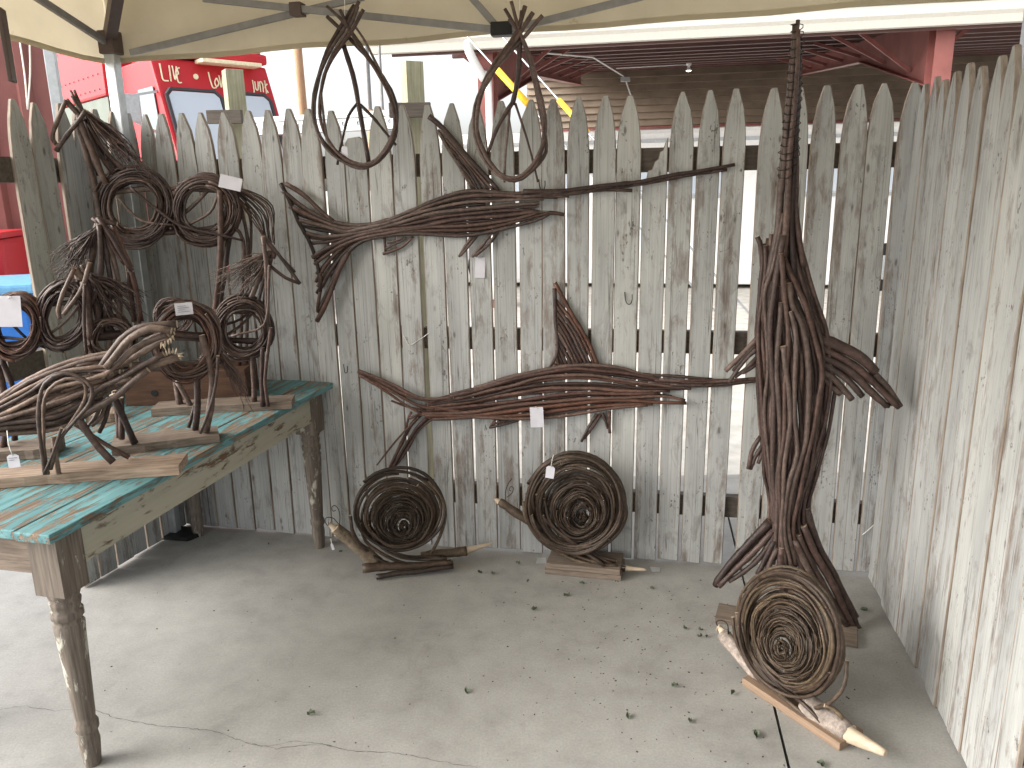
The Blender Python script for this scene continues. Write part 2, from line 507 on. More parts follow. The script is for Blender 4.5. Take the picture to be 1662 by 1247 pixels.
def twigs(parent, name, sheet, rootpx, tips, n, r=0.0012, off=0.0, spread=0.04, mat='bark', sag=0.02, start=0.02):
    """a brush of thin twigs running from one tied point to a ragged fan of tips"""
    m = MB()
    n = int(n * .62)
    for i in range(n):
        t = RND.random() * (len(tips) - 1)
        k = min(int(t), len(tips) - 2); t -= k
        tx = tips[k][0] + (tips[k + 1][0] - tips[k][0]) * t
        ty = tips[k][1] + (tips[k + 1][1] - tips[k][1]) * t
        A = sheet.at(rootpx[0] + RND.uniform(-3, 3), rootpx[1] + RND.uniform(-3, 3), off + RND.uniform(-0.015, 0.015))
        B = sheet.at(tx + RND.uniform(-11, 11), ty + RND.uniform(-11, 11), off + RND.uniform(-spread, spread))
        B = A.lerp(B, RND.uniform(0.62, 1.08))
        L = (B - A).length
        mid = A.lerp(B, 0.5) + V((RND.uniform(-1, 1), RND.uniform(-1, 1), RND.uniform(-0.3, 1))) * L * 0.09
        q = A.lerp(B, 0.82) + V((RND.uniform(-1, 1), RND.uniform(-1, 1), RND.uniform(-1, 1))) * L * 0.05
        B = B - V((0, 0, sag * RND.random()))
        P = resample(spline([A, mid, q, B], 0.03), 9)
        P = [p + V((RND.uniform(-1, 1), RND.uniform(-1, 1), RND.uniform(-1, 1))) * .003 * (j > 1) for j, p in enumerate(P)]
        rr = [r * 2.3 * (1 - 0.70 * j / 8) * RND.uniform(0.85, 1.15) for j in range(9)]
        m.tube(P, rr, 4, 0, 0)
        if RND.random() < 0.5:
            s0 = P[5]
            m.tube([s0, s0 + (P[6] - P[4]) * 0.8 + V((RND.uniform(-1, 1), RND.uniform(-1, 1), RND.uniform(-1, 1))) * L * 0.07,
                    s0 + (P[6] - P[4]) * 1.6 + V((RND.uniform(-1, 1), RND.uniform(-1, 1), RND.uniform(-1, 1))) * L * 0.12], [r * .8, r * .6, r * .35], 4, 0, 0)
    o = m.build(name, mat, parent)
    o['kind'] = 'stuff'
    return o
def coil(parent, name, sheet, c, rx, ry, n, r, off=0.0, tilt=0.0, jit=0.10, thick=0.03, mat='bark', inner=0.72):
    """n long withies wound round the same ring, loosely"""
    curves = []
    n = int(n * 2.9)
    for i in range(n):
        a0 = RND.uniform(0, 6.28); turns = RND.uniform(0.95, 1.6)
        k = inner + (1.10 - inner) * (i + 0.5) / n
        dx, dy = RND.uniform(-jit, jit) * rx * 1.1, RND.uniform(-jit, jit) * ry * 1.1
        o0 = RND.uniform(-thick, thick); o1 = RND.uniform(-thick, thick)
        g = RND.uniform(-0.06, 0.10)
        pts = []
        N = int(15 * turns)
        for j in range(N + 1):
            t = j / N; a = a0 + 6.28 * turns * t
            kk = k * (1 - g * t)
            x, y = rx * kk * math.cos(a), ry * kk * math.sin(a)
            ct, st = math.cos(tilt), math.sin(tilt)
            pts.append(sheet.at(c[0] + dx + x * ct - y * st, c[1] + dy + x * st + y * ct, off + o0 + (o1 - o0) * t))
        rr = r * RND.uniform(0.5, 1.0)
        curves.append((pts, rr, rr * 0.6))
    return bundle(parent, name, curves, mat, 0.003, step=0.04)
def price_tag(px, sheet, off, w, h, label, string_to=None, tilt=0.0, notch=True, lines=0):
    c = sheet.at(px[0], px[1], off)
    d, up = sheet.d.copy(), V((0, 0, 1))
    if d.x < 0: d = -d
    d2 = d * math.cos(tilt) + up * math.sin(tilt); u2 = up * math.cos(tilt) - d * math.sin(tilt)
    lean = sheet.n * 0.10
    def q(a, b): return c + d2 * (a * w / 2) + u2 * (b * h / 2) - lean * (b * h / 2)
    poly = [q(-1, -1), q(1, -1), q(1, 0.72 if notch else 1), q(0.55 if notch else 0.9, 1), q(-0.55 if notch else -0.9, 1), q(-1, 0.72 if notch else 1)]
    o = MB().prism(poly, -sheet.n * 0.0012).build('price_tag', 'paper', None, origin=c)
    tag(o, label, 'price tag', 'white price tags on the twig sculptures')
    for i in range(lines):
        m = MB(); b = 0.5 - i * 0.32
        p, e = q(-0.7, b) + sheet.n * 0.0012, q(RND.uniform(0.0, 0.75), b) + sheet.n * 0.0012
        m.bar(p, e, 0.0012, 0.0008)
        m.build('print_line', 'ink', o)
    if string_to is not None:
        s = sheet.at(string_to[0], string_to[1], off - 0.005)
        t = q(0, 0.85)
        MB().tube(spline([s, (s + t) / 2 + sheet.n * 0.008, t], 0.02), 0.0012, 5, 0, 0).build('string', 'thread', o)
    return o
def binding(parent, P, r, pitch=0.02, wr=0.0013, ragged=True):
    """thin wire wound round a bundle that follows points P"""
    Q = spline([V(p) for p in P], 0.02)
    L = sum((b - a).length for a, b in zip(Q, Q[1:]))
    n = int(L / pitch * 8)
    Q = resample(Q, n)
    out = []
    for i, p in enumerate(Q):
        a = i * 6.28 / 8 + math.sin(i * 0.21) * 0.6
        k = r * (1 - 0.45 * i / n) * (1 + (0.35 * RND.random() if ragged else 0))
        out.append(p + V((math.cos(a), math.sin(a) * 0.9, math.sin(a + 0.5) * 0.5)) * k)
    o = MB().tube(out, wr, 4, 0, 0).build('binding_wire', 'wire', parent)
    return o

# ------------------------------------------------------------------ plan of the stall (metres; camera at 0,0)
L0, C0, J1, J2, C3, R1 = [V((*p, 0)) for p in ((-1.7058, 2.6963), (-1.5089, 3.3803), (-0.3530, 3.1086), (0.8977, 2.8779), (1.3710, 2.7908), (1.1680, 1.7256))]
FH = 1.80
BACK1, BACK2, LEFT, RIGHT = Sheet(C0, J1), Sheet(J1, C3), Sheet(L0, C0), Sheet(C3, R1)

# ================================================================== SETTING
# ground outside, concrete floor in two slabs with an open joint
MB().add([(-400, -200, -0.12), (400, -200, -0.12), (400, 600, -0.12), (-400, 600, -0.12)], [(0, 1, 2, 3)]).build('ground', 'gravel')
struct(bpy.data.objects['ground'])
ja, jb = at_height(1258, 1152), at_height(1281, 1247)
jd = (ja - jb).normalized(); jn = V((-jd.y, jd.x, 0))
gap = 0.009
def jp(t, s): return jb + jd * t + jn * (gap / 2 * s)
FY0, FY1 = -6.0, 3.9
def joint_at(y, s):
    t = (y - jb.y) / jd.y
    return jp(t, s)
pl = MB()
q0, q1 = joint_at(FY0, 1), joint_at(FY1, 1)
pl.prism([V((-7, FY0, 0)), V((q0.x, FY0, 0)), V((q1.x, FY1, 0)), V((-7, FY1, 0))], V((0, 0, -0.11)))
floor = struct(pl.build('floor', 'concrete'))
q0, q1 = joint_at(FY0, -1), joint_at(FY1, -1)
pl = MB().prism([V((q0.x, FY0, 0)), V((7, FY0, 0)), V((7, FY1, 0)), V((q1.x, FY1, 0))], V((0, 0, -0.11)))
struct(pl.build('floor', 'concrete'))
# hairline crack across the near floor: a thin dark ragged strip laid just above the slab
def crack(pxs, w=0.0017):
    P = [at_height(*p) for p in pxs]
    Q = []
    for a, b in zip(P, P[1:]):
        k = max(2, int((b - a).length / 0.012))
        for i in range(k):
            Q.append(a.lerp(b, i / k) + V((RND.uniform(-1, 1), RND.uniform(-1, 1), 0)) * 0.003)
    Q.append(P[-1])
    vs, fs = [], []
    for i, p in enumerate(Q):
        d = (Q[min(i + 1, len(Q) - 1)] - Q[max(i - 1, 0)]).normalized(); n = V((-d.y, d.x, 0))
        ww = w * RND.uniform(0.15, 1.0)
        vs += [p + n * ww / 2 + V((0, 0, 0.0012)), p - n * ww / 2 + V((0, 0, 0.0012))]
    for i in range(len(Q) - 1): fs.append((2 * i, 2 * i + 1, 2 * i + 3, 2 * i + 2))
    MB().add(vs, fs).build('crack', 'crack', floor)
crack([(-20, 1156), (40, 1146), (90, 1155), (140, 1148), (190, 1166), (250, 1178), (300, 1182), (350, 1188), (400, 1206), (450, 1216), (520, 1208), (570, 1220), (640, 1222), (720, 1238), (800, 1250)])
crack([(400, 1206), (430, 1212), (480, 1203), (540, 1212)], 0.0015)

# ---- picket fences
def picket_mesh(w, h, th, kind, seed):
    r = random.Random(seed)
    tip = w * r.uniform(0.09, 0.14); th_ = 0.20 + r.uniform(-0.02, 0.02)
    z0 = r.uniform(0.002, 0.012)
    if kind == 'sawn':
        prof = [(-w / 2, z0), (w / 2, z0), (w / 2, h - 0.02), (w * .2, h), (-w * .3, h - 0.006), (-w / 2, h - 0.03)]
    elif kind == 'broken':
        prof = [(-w / 2, z0), (w / 2, z0), (w / 2, h), (w * .42, h - 0.012), (w * .3, h - 0.045), (w * .18, h - 0.05), (w * .12, h - 0.075), (-w * .02, h - 0.085), (-w * .12, h - 0.11), (-w * .28, h - 0.115), (-w * .36, h - 0.15), (-w / 2, h - 0.16)]
    else:
        a = r.uniform(-0.004, 0.004)
        R_ = [(w / 2, h - th_), (w * 0.44, h - th_ * 0.62), (w * 0.34, h - th_ * 0.33), (tip + a, h - 0.004), (tip * .7 + a, h)]
        Lp = [(-tip * .7 + a, h), (-tip + a, h - 0.004), (-w * 0.34, h - th_ * 0.33), (-w * 0.44, h - th_ * 0.62), (-w / 2, h - th_)]
        prof = [(-w / 2 + r.uniform(0, .003), z0 + r.uniform(0, .006)), (w / 2 - r.uniform(0, .003), z0)] + [(w / 2 + r.uniform(-.002, .001), h * .35), (w / 2, h * .7)] + R_ + Lp + [(-w / 2, h * .7), (-w / 2 - r.uniform(-.002, .001), h * .35)]
    return MB().prism([(x, -th / 2, z) for x, z in prof], (0, th, 0))
def fence(name, label, sheet, a, b, tops, rails=True, ends=(0.0, 0.0), back=None):
    """tops: (position along a->b in metres, width, height, kind)"""
    d = (b - a).normalized()
    n = V((d.y, -d.x, 0))
    if n.dot(EYE - a) < 0: n = -n
    rz = math.atan2(d.y, d.x)
    t = thing(name, label, 'fence', a)
    for i, (s, w, h, kind) in enumerate(tops):
        m = picket_mesh(w, h, 0.016, kind, hash((round(s * 1000), name)) if False else int(s * 10000) + i * 17)
        me = bpy.data.meshes.new('picket')
        me.from_pydata(m.v, [], m.f)
        me.materials.append(MT['picket']); me.materials.append(MT['edge'])
        bm = bmesh.new(); bm.from_mesh(me); bmesh.ops.recalc_face_normals(bm, faces=bm.faces)
        bmesh.ops.bevel(bm, geom=[e for e in bm.edges if len(e.link_faces) == 2 and e.calc_face_angle(0) > 1.4 and abs(e.verts[0].co.y - e.verts[1].co.y) < 1e-4], offset=0.0026, segments=1, affect='EDGES')
        bm.normal_update()
        for f in bm.faces: f.material_index = 1 if abs(f.normal.y) < 0.93 else 0
        bm.to_mesh(me); bm.free()
        o = bpy.data.objects.new('picket', me)
        col.objects.link(o)
        o.parent = t
        o.location = d * s + n * RND.uniform(-0.004, 0.004)
        o.rotation_euler = (RND.uniform(-.003, .003), RND.uniform(-.005, .005) if sheet is not RIGHT else RND.uniform(-.0015, .0015), rz + RND.uniform(-.02, .02))
    Ln = (b - a).length
    for z in (0.245, 0.905, 1.575):
        p, q = a - d * ends[0] + V((0, 0, z)), b + d * ends[1] + V((0, 0, z))
        off = -n * 0.032
        MB().bar(p + off, q + off, 0.038, 0.085).build('rail', 'rail', t)
    return t
def along(sheet, a, b, px, py):
    p = sheet.at(px, py)
    d = (b - a).normalized()
    return (p - a).dot(d), p.z
def tops_from(sheet, a, b, lst, wd=None):
    S = [along(sheet, a, b, *q[:2]) for q in lst]
    P = [q[0] for q in S]
    E = [P[0] - (P[1] - P[0]) / 2] + [(p + q) / 2 for p, q in zip(P, P[1:])] + [P[-1] + (P[-1] - P[-2]) / 2]
    out = []
    for i, (s, z) in enumerate(S):
        g = RND.uniform(0.005, 0.009) if sheet is BACK2 else RND.uniform(0.002, 0.0045)
        out.append(((E[i] + E[i + 1]) / 2, min(E[i + 1] - E[i] - g, 0.125), z, lst[i][2] if len(lst[i]) > 2 else 'point'))
    return out
fence('picket_fence', 'short picket fence run behind the table beside the blue bin', LEFT, L0, C0,
      [(s, w, z, k) for s, w, z, k in tops_from(LEFT, L0, C0, [(23, 161), (58, 167), (92, 168), (123, 173), (153, 177.5), (182, 181), (206, 184)])], ends=(0.05, -0.05))
fence('picket_fence', 'picket fence panel behind the twig horses, with one sawn short picket', BACK1, C0, J1,
      tops_from(BACK1, C0, J1, [(233, 186), (262, 185), (296, 184), (329, 183), (363, 182), (401, 180), (435, 179), (469, 177), (507, 177), (538, 180), (577, 222, 'sawn'), (614, 173), (652, 171)]), ends=(0.0, -0.02))
fence('picket_fence', 'picket fence panel with one broken picket, behind the two twig marlins', BACK2, J1, J2,
      tops_from(BACK2, J1, J2, [(696, 170), (733, 168), (775, 171), (814, 164), (857, 162), (899, 161), (939, 157), (979, 155), (1020, 155), (1066, 223, 'broken'), (1109, 149), (1153, 146), (1194, 144)]), ends=(0.0, -0.03))
fence('picket_fence', 'picket fence panel directly behind the upright twig swordfish', BACK2, J2, C3,
      tops_from(BACK2, J2, C3, [(1256, 143), (1300, 142), (1346, 139), (1392, 137), (1441, 135), (1488, 134)]), ends=(0.03, 0.0))
rp = [(1502, 131), (1518, 125), (1537, 118), (1557, 110), (1578, 102), (1600, 93), (1624, 84), (1650, 75)]
rs = [along(RIGHT, C3, R1, *q) for q in rp]
step_r = (rs[-1][0] - rs[0][0]) / 7
rt = [(rs[0][0] + step_r * i, step_r - 0.0012, 1.79 + 0.012 * math.sin(i * 2.1), 'point') for i in range(13)]
fence('picket_fence', 'long bright picket fence coming forward from the corner, no gaps between boards', RIGHT, C3, R1, rt, ends=(-0.06, 0.28))

# ================================================================== CANOPY
leg_l = at_height(284, 868)
dw = BACK2.d if BACK2.d.x > 0 else -BACK2.d
db = V((dw.y, -dw.x, 0))
if db.y > 0: db = -db
SPAN = 3.24
leg_r = leg_l + dw * SPAN
leg_fl, leg_fr = leg_l + db * SPAN, leg_r + db * SPAN
def z_on(p, py_fn):   # height on the vertical through p seen at image row py
    lo, hi = 0.0, 4.0
    for _ in range(50):
        z = (lo + hi) / 2
        d = V((p.x, p.y, z)) - EYE
        y = 623.5 - FPX * d.dot(UP) / d.dot(FW)
        lo, hi = (z, hi) if y > py_fn else (lo, z)
    return z
ZV_L = z_on(leg_l, 97)
ZV_R = ZV_L + 0.07
cn = thing('canopy', 'cream canvas pop-up canopy on grey metal legs overhead', 'canopy', leg_l)
pk = (leg_l + leg_fr) / 2 + V((0, 0, ZV_L + 1.15))
out = 0.06
def corner(p, z):
    c = (leg_l + leg_fr) / 2
    e = (V((p.x, p.y, 0)) - V((c.x, c.y, 0))).normalized()
    return V((p.x, p.y, z)) + e * out
EAVE = 0.30
ring = [(leg_l, ZV_L), (leg_r, ZV_R), (leg_fr, ZV_R + 0.02), (leg_fl, ZV_L + 0.02)]
rm = MB()
for (p, z), (q, zq) in zip(ring, ring[1:] + ring[:1]):
    A, B = corner(p, z + EAVE), corner(q, zq + EAVE)
    N = 10
    pts = [A.lerp(B, i / N) - V((0, 0, 0.03 * math.sin(math.pi * i / N))) for i in range(N + 1)]
    for k in range(4):
        lo = [pt.lerp(pk, k / 4) for pt in pts]; hi = [pt.lerp(pk, (k + 1) / 4) for pt in pts]
        for i in range(N):
            rm.add([lo[i], lo[i + 1], hi[i + 1], hi[i]], [(0, 1, 2, 3)], 0, True)
rm.build('roof', 'canvas', cn)
for (p, z), (q, zq) in zip(ring, ring[1:] + ring[:1]):
    A, B = corner(p, z), corner(q, zq)
    vm = MB(); N = 24
    out_n = (((A + B) / 2) - V((pk.x, pk.y, (A.z + B.z) / 2))).normalized()
    rows = []
    for k in range(4):
        rows.append([A.lerp(B, i / N) + V((0, 0, EAVE * k / 3 + (0.004 * math.sin(i * 1.3) * (1 - k / 3)) - 0.03 * math.sin(math.pi * i / N) * k / 3)) + out_n * (0.012 * math.sin(i * 0.9 + k) * (1 - k / 3)) for i in range(N + 1)])
    for k in range(3):
        for i in range(N):
            vm.add([rows[k][i], rows[k][i + 1], rows[k + 1][i + 1], rows[k + 1][i]], [(0, 1, 2, 3)], 0, True)
    va = vm.build('valance', 'canvas', cn)
    hm = MB()
    for i in range(N):
        hm.bar(rows[0][i], rows[0][i + 1], 0.004, 0.018)
    hm.build('hem', 'canvas', va)
for p, z, in_view in ((leg_l, ZV_L, 1), (leg_r, ZV_R, 1)):
    lg = MB().box(p + V((0, 0, (z + 0.06) / 2)), (0, 0, 1), (z + 0.06, 0.042, 0.042), 0, dw).build('leg', 'steel', cn, bevel=0.004)
    MB().box(p + V((0, 0, 0.55)) , (0, 0, 1), (1.06, 0.034, 0.046), 0, dw).build('inner_leg', 'steel', lg)
    MB().box(p + V((0, 0, z + 0.06)), (0, 0, 1), (0.085, 0.065, 0.065), 0, dw).build('bracket', 'brown', cn, bevel=0.006)
    fm = MB().prism([p + dw * a + db * b + V((0, 0, 0.002)) for a, b in ((-.07, -.05), (.10, -.05), (.13, 0), (.10, .06), (-.07, .06))], V((0, 0, 0.018)))
    fm.build('foot_plate', 'black', cn)
st_ = at_depth(4, 30, 2.35)
MB().box(st_ - V((0, 0, .07)), (0, 0, 1), (.19, .05, .012), 0, (1, .3, 0)).build('strap', 'brown', cn, bevel=.003)
TB = Sheet(leg_l, leg_r); TL = Sheet(leg_l, leg_fl)
def strut(sh, p, q, w=0.024, off=0.0, mat='strut'):
    MB().bar(sh.at(*p, off), sh.at(*q, off), 0.014, w).build('strut', mat, cn, bevel=0.002)
strut(TB, (212, 86), (590, -5), off=0.02)
strut(TB, (330, -2), (800, 48), off=0.04)
strut(TB, (812, 50), (760, -10), off=0.02)
strut(TB, (820, 50), (1060, -10), off=0.04)
for px in ((483, 16), (815, 48)):
    c = TB.at(*px, 0.03)
    MB().box(c, dw, (0.045 if px[0] < 600 else 0.075, 0.05, 0.045)).build('bracket', 'brown' if px[0] < 600 else 'black', cn, bevel=0.004)
c0 = leg_l + V((0, 0, ZV_L + 0.06))
MB().bar(c0 + db * 0.03, leg_l + db * 1.5 + V((0, 0, ZV_L + 0.45)), 0.014, 0.026).build('strut', 'strut', cn, bevel=0.002)
MB().bar(c0 + V((0, 0, 0.02)), pk - V((0, 0, 0.1)), 0.04, 0.05).build('roof_pole', 'brown', cn, bevel=0.003)

# ================================================================== TABLE
ZT = 0.712
fa, fb = V((-1.15, 1.82, 0)), V((-0.84, 3.12, 0))          # near and far visible feet
tl = (fb - fa).normalized(); tw = V((-tl.y, tl.x, 0))        # along, and away from the visible side
if tw.x > 0: tw = -tw
tz = math.atan2(tl.y, tl.x)
TW, TE, TO = 0.74, 0.085, 0.075
tb = thing('table', 'long old farm table with flaking turquoise top and turned legs', 'table', fa)
n0 = fa - tl * TE - tw * TO                                   # near visible corner of the top
TLEN = (fb - fa).length + 2 * TE + 0.01
np_ = 6
ws = [0.105, 0.135, 0.12, 0.14, 0.115, 0.125]
acc = 0.0
for i in range(np_):
    w = ws[i] * TW / sum(ws)
    c = n0 + tl * (TLEN / 2 + RND.uniform(-.004, .004)) + tw * (acc + w / 2) + V((0, 0, ZT - 0.012 + RND.uniform(-0.0015, 0.0005)))
    MB().box(c, tl, (TLEN, w - 0.0022, 0.024)).build('plank', 'turquoise', tb, origin=c, rotz=tz, bevel=0.003)
    acc += w
def leg(p):
    m = MB()
    H = ZT - 0.024
    m.box(p + V((0, 0, H - 0.085)), (0, 0, 1), (0.17, 0.085, 0.085), 0, tl)
    prof = [(0.021, 0), (0.024, 0.03), (0.0275, 0.075), (0.024, 0.10), (0.030, 0.112), (0.030, 0.128), (0.024, 0.14), (0.026, 0.155), (0.031, 0.28), (0.036, 0.395), (0.038, 0.425), (0.033, 0.432), (0.033, 0.440), (0.039, 0.446), (0.039, 0.462), (0.033, 0.468), (0.036, 0.480), (0.038, 0.492), (0.034, 0.498), (0.037, 0.506), (0.040, 0.515), (0.036, 0.522)]
    k = (H - 0.168) / 0.522
    m.lathe((p.x, p.y, 0.0), [(r, z * k) for r, z in prof], 24)
    m.build('leg', 'legwood', tb, origin=p)
wleg = TW - 2 * TO
for p in (fa, fb, fa + tw * wleg, fb + tw * wleg): leg(p)
za = ZT - 0.024 - 0.058
for s, ln, c in ((0, 1, None), (1, 1, None)):
    p = fa + tw * (0.0 if s == 0 else wleg) + (tw * -0.022 if s == 0 else tw * 0.022)
    c = p + tl * ((fb - fa).length / 2) + V((0, 0, za))
    MB().box(c, tl, ((fb - fa).length - 0.088, 0.024, 0.115)).build('apron', 'cream', tb, origin=c, rotz=tz, bevel=0.002)
for p in (fa - tl * 0.020, fb + tl * 0.020):
    c = p + tw * (wleg / 2) + V((0, 0, za))
    MB().box(c, tw, (wleg - 0.088, 0.024, 0.115)).build('apron', 'board', tb, origin=c, rotz=tz + math.pi / 2, bevel=0.002)

# ================================================================== TWIG SCULPTURES ON THE FENCE
BF = BACK2
def trace(zf, sheet, pts, off):
    return [sheet.at(x, y, off) for x, y in zf(pts)]
def fishbody(parent, name, zf, sheet, curves, r, off, fillers=1, mat='bark', taper=0.75, fill_off=-0.013):
    C = [trace(zf, sheet, c, off + RND.uniform(-0.003, 0.006)) for c in curves]
    L = [(c, r * RND.uniform(0.8, 1.15), r * taper * RND.uniform(0.8, 1.1)) for c in C]
    for a, b in zip(C, C[1:]):
        for k in range(fillers):
            t = (k + 1) / (fillers + 1) + RND.uniform(-.1, .1)
            e = between(a, b, t)
            if RND.random() < 0.6: e = e[RND.randint(0, 1):len(e) - RND.randint(0, 2)]
            e = [p + sheet.n * fill_off for p in e]
            L.append((e, r * RND.uniform(0.7, 1.0), r * 0.65))
    return bundle(parent, name, L, mat)

zA = zoom(440, 240, 3.392); zB = zoom(850, 240, 4.156); z2 = zoom(400, 0, 3.324)
RS = 1.0
m1 = thing('marlin_sculpture', 'twig marlin with a slanting fin, wired high on the fence under the hanging hoops', 'sculpture', BF.at(790, 350, 0.03))
fishbody(m1, 'body', zA, BF, [
    [(65, 240), (190, 335), (330, 402), (480, 428), (620, 408), (760, 350), (900, 290), (1080, 240), (1300, 248), (1600, 245)],
    [(105, 322), (250, 390), (400, 442), (540, 425), (700, 385), (900, 312), (1100, 262), (1400, 268), (1640, 268)],
    [(150, 402), (300, 432), (410, 462), (540, 436), (700, 395), (850, 345), (1050, 305), (1250, 290), (1500, 283)],
    [(180, 466), (280, 492), (400, 480), (540, 455), (720, 410), (900, 360), (1100, 335), (1300, 320), (1480, 305)],
    [(215, 530), (340, 512), (450, 478), (620, 440), (800, 412), (1000, 372), (1250, 350), (1440, 341)],
    [(230, 606), (330, 545), (450, 492), (620, 458), (820, 432), (1000, 400), (1250, 375), (1470, 352)],
    [(240, 642), (350, 562), (480, 500), (650, 468), (850, 440), (1100, 425), (1350, 393), (1480, 352)],
    [(245, 738), (320, 625), (430, 525), (560, 480), (750, 462), (950, 455), (1200, 440), (1400, 392), (1540, 356), (1615, 367)],
    [(252, 800), (340, 665), (430, 553), (560, 492), (760, 472), (950, 475), (1100, 480), (1280, 448), (1450, 398)],
    [(258, 905), (340, 725), (400, 610), (500, 515), (660, 482), (850, 475), (1050, 484), (1250, 455), (1450, 400), (1530, 362)],
], 0.0085, 0.030, 1)
bundle(m1, 'tail', [(trace(zA, BF, c, 0.035), r, r * .8) for c, r in [
    ([(50, 198), (100, 285), (150, 400), (200, 500), (240, 600), (265, 690), (272, 790)], .0085),
    ([(80, 200), (180, 262), (280, 350), (345, 405)], .010),
    ([(252, 955), (300, 860), (345, 760), (380, 660), (430, 570)], .010),
    ([(270, 690), (268, 800), (255, 900)], .008)]])
bundle(m1, 'dorsal_fin', [(trace(z2, BF, c, 0.022 + 0.004 * i % 3 * .01), r, r * .7) for i, (c, r) in enumerate([
    ([(985, 630), (1060, 695), (1200, 850), (1290, 950), (1362, 1035)], .0105),
    ([(1035, 700), (1110, 835), (1180, 955), (1222, 1025)], .0075),
    ([(1048, 702), (1150, 815), (1250, 930), (1335, 1032)], .0075),
    ([(1075, 750), (1160, 850), (1230, 930), (1305, 1030)], .007),
    ([(1100, 800), (1170, 880), (1225, 950), (1278, 1030)], .0065),
    ([(1130, 860), (1190, 930), (1255, 1028)], .006),
    ([(1155, 905), (1200, 965), (1240, 1027)], .0055)])])
bundle(m1, 'anal_fin', [(trace(zA, BF, c, 0.022), r, r * .8) for c, r in [
    ([(625, 492), (628, 575)], .006), ([(615, 582), (720, 545), (785, 490)], .0065), ([(638, 525), (735, 497)], .005), ([(635, 555), (712, 518), (745, 492)], .005)]])
bundle(m1, 'pelvic_fin', [(trace(zA, BF, c, 0.024), r, r * .8) for c, r in [
    ([(1112, 480), (1070, 540), (1033, 602)], .0065), ([(1138, 480), (1085, 545), (1042, 595)], .006), ([(1218, 462), (1170, 530), (1108, 600)], .0075), ([(1245, 462), (1200, 530), (1125, 598)], .0075)]])
bl = bundle(m1, 'bill', [(trace(zB, BF, c, o), r, r1) for c, r, r1, o in [
    ([(0, 300), (250, 290), (520, 262), (800, 225), (1100, 170), (1425, 116)], .0095, .006, .034),
    ([(0, 328), (250, 315), (500, 287), (735, 287)], .0085, .006, .036),
    ([(180, 318), (500, 280), (800, 240), (1080, 192), (1370, 150)], .0085, .006, .03)]])
binding(bl, trace(zB, BF, [(100, 310), (500, 275), (900, 218), (1250, 160)], .034), .016, 0.055)

price_tag(zA([(1150, 660)])[0], BF, 0.008, 0.040, 0.078, 'shaded tag hanging behind the belly fins of the upper wall marlin', zA([(1160, 600)])[0], tilt=-.04, notch=False)
zC = zoom(560, 450, 2.444)
m2 = thing('marlin_sculpture', 'wall marlin of twigs with a tall ribbed fin and square white tag', 'sculpture', BF.at(900, 640, 0.03))
fishbody(m2, 'body', zC, BF, [
    [(515, 440), (650, 400), (800, 365), (950, 348), (1080, 358), (1180, 385), (1260, 408)],
    [(340, 492), (480, 460), (600, 425), (760, 385), (900, 365), (1040, 372), (1200, 396), (1300, 413), (1480, 408), (1600, 405)],
    [(335, 500), (500, 467), (650, 432), (800, 395), (950, 388), (1100, 408), (1250, 430), (1375, 440)],
    [(330, 508), (500, 485), (700, 440), (850, 422), (1000, 424), (1150, 437), (1370, 444)],
    [(300, 518), (450, 500), (650, 465), (800, 442), (950, 440), (1100, 450), (1290, 452)],
    [(300, 530), (480, 515), (700, 488), (900, 463), (1080, 462), (1240, 462)],
    [(290, 543), (500, 535), (700, 505), (900, 487), (1100, 478), (1250, 472), (1350, 490)],
    [(320, 550), (500, 548), (700, 527), (900, 502), (1100, 490), (1355, 500)],
    [(330, 510), (460, 535), (600, 550), (740, 545), (900, 520), (1060, 508), (1222, 503)],
    [(350, 562), (540, 556), (740, 562), (900, 545), (1050, 522), (1200, 506)],
], 0.0085, 0.030, 1, 'bark_red')
bundle(m2, 'tail', [(trace(zC, BF, c, 0.032 + .006 * (i % 3)), r, r * .8) for i, (c, r) in enumerate([
    ([(52, 370), (150, 418), (260, 473), (345, 497)], .0085), ([(58, 390), (180, 450), (290, 508), (360, 525)], .0075), ([(66, 376), (200, 430), (310, 482), (430, 478)], .0075),
    ([(60, 384), (170, 440), (270, 500), (330, 512)], .007), ([(185, 490), (250, 515), (320, 530)], .005), ([(75, 398), (240, 505), (300, 540)], .006),
    ([(300, 545), (262, 590), (225, 660), (178, 752)], .0085), ([(330, 555), (285, 600), (240, 670), (185, 765)], .0085), ([(290, 560), (200, 650), (128, 745)], .0045),
    ([(350, 560), (290, 605), (245, 690), (200, 745)], .0075), ([(240, 600), (250, 560), (265, 535)], .006), ([(255, 560), (300, 540)], .006)])], 'bark_red')
fe = [(830, 22), (880, 110), (950, 230), (1003, 348)]
re_ = [(830, 45), (834, 150), (842, 250), (838, 310), (815, 356)]
fin = [(trace(zC, BF, fe, .026), .0085, .0075), (trace(zC, BF, re_, .028), .0075, .006)]
for i in range(11):
    t = i / 10
    y0 = 85 + 255 * t
    xb = 992 - 155 * t
    fin.append((trace(zC, BF, [(834 + 6 * math.sin(t * 3), y0), (834 + (xb - 834) * .45, y0 + (350 - y0) * .36), (xb, 352)], .022 + .004 * (i % 2)), .0068, .006))
bundle(m2, 'dorsal_fin', fin, 'bark_red')
bundle(m2, 'anal_fin', [(trace(zC, BF, c, 0.022), r, r * .8) for c, r in [([(578, 592), (600, 562)], .006), ([(574, 596), (640, 582), (690, 568)], .006), ([(590, 582), (650, 566)], .005), ([(600, 590), (615, 565)], .005), ([(625, 585), (640, 563)], .005)]], 'bark_red')
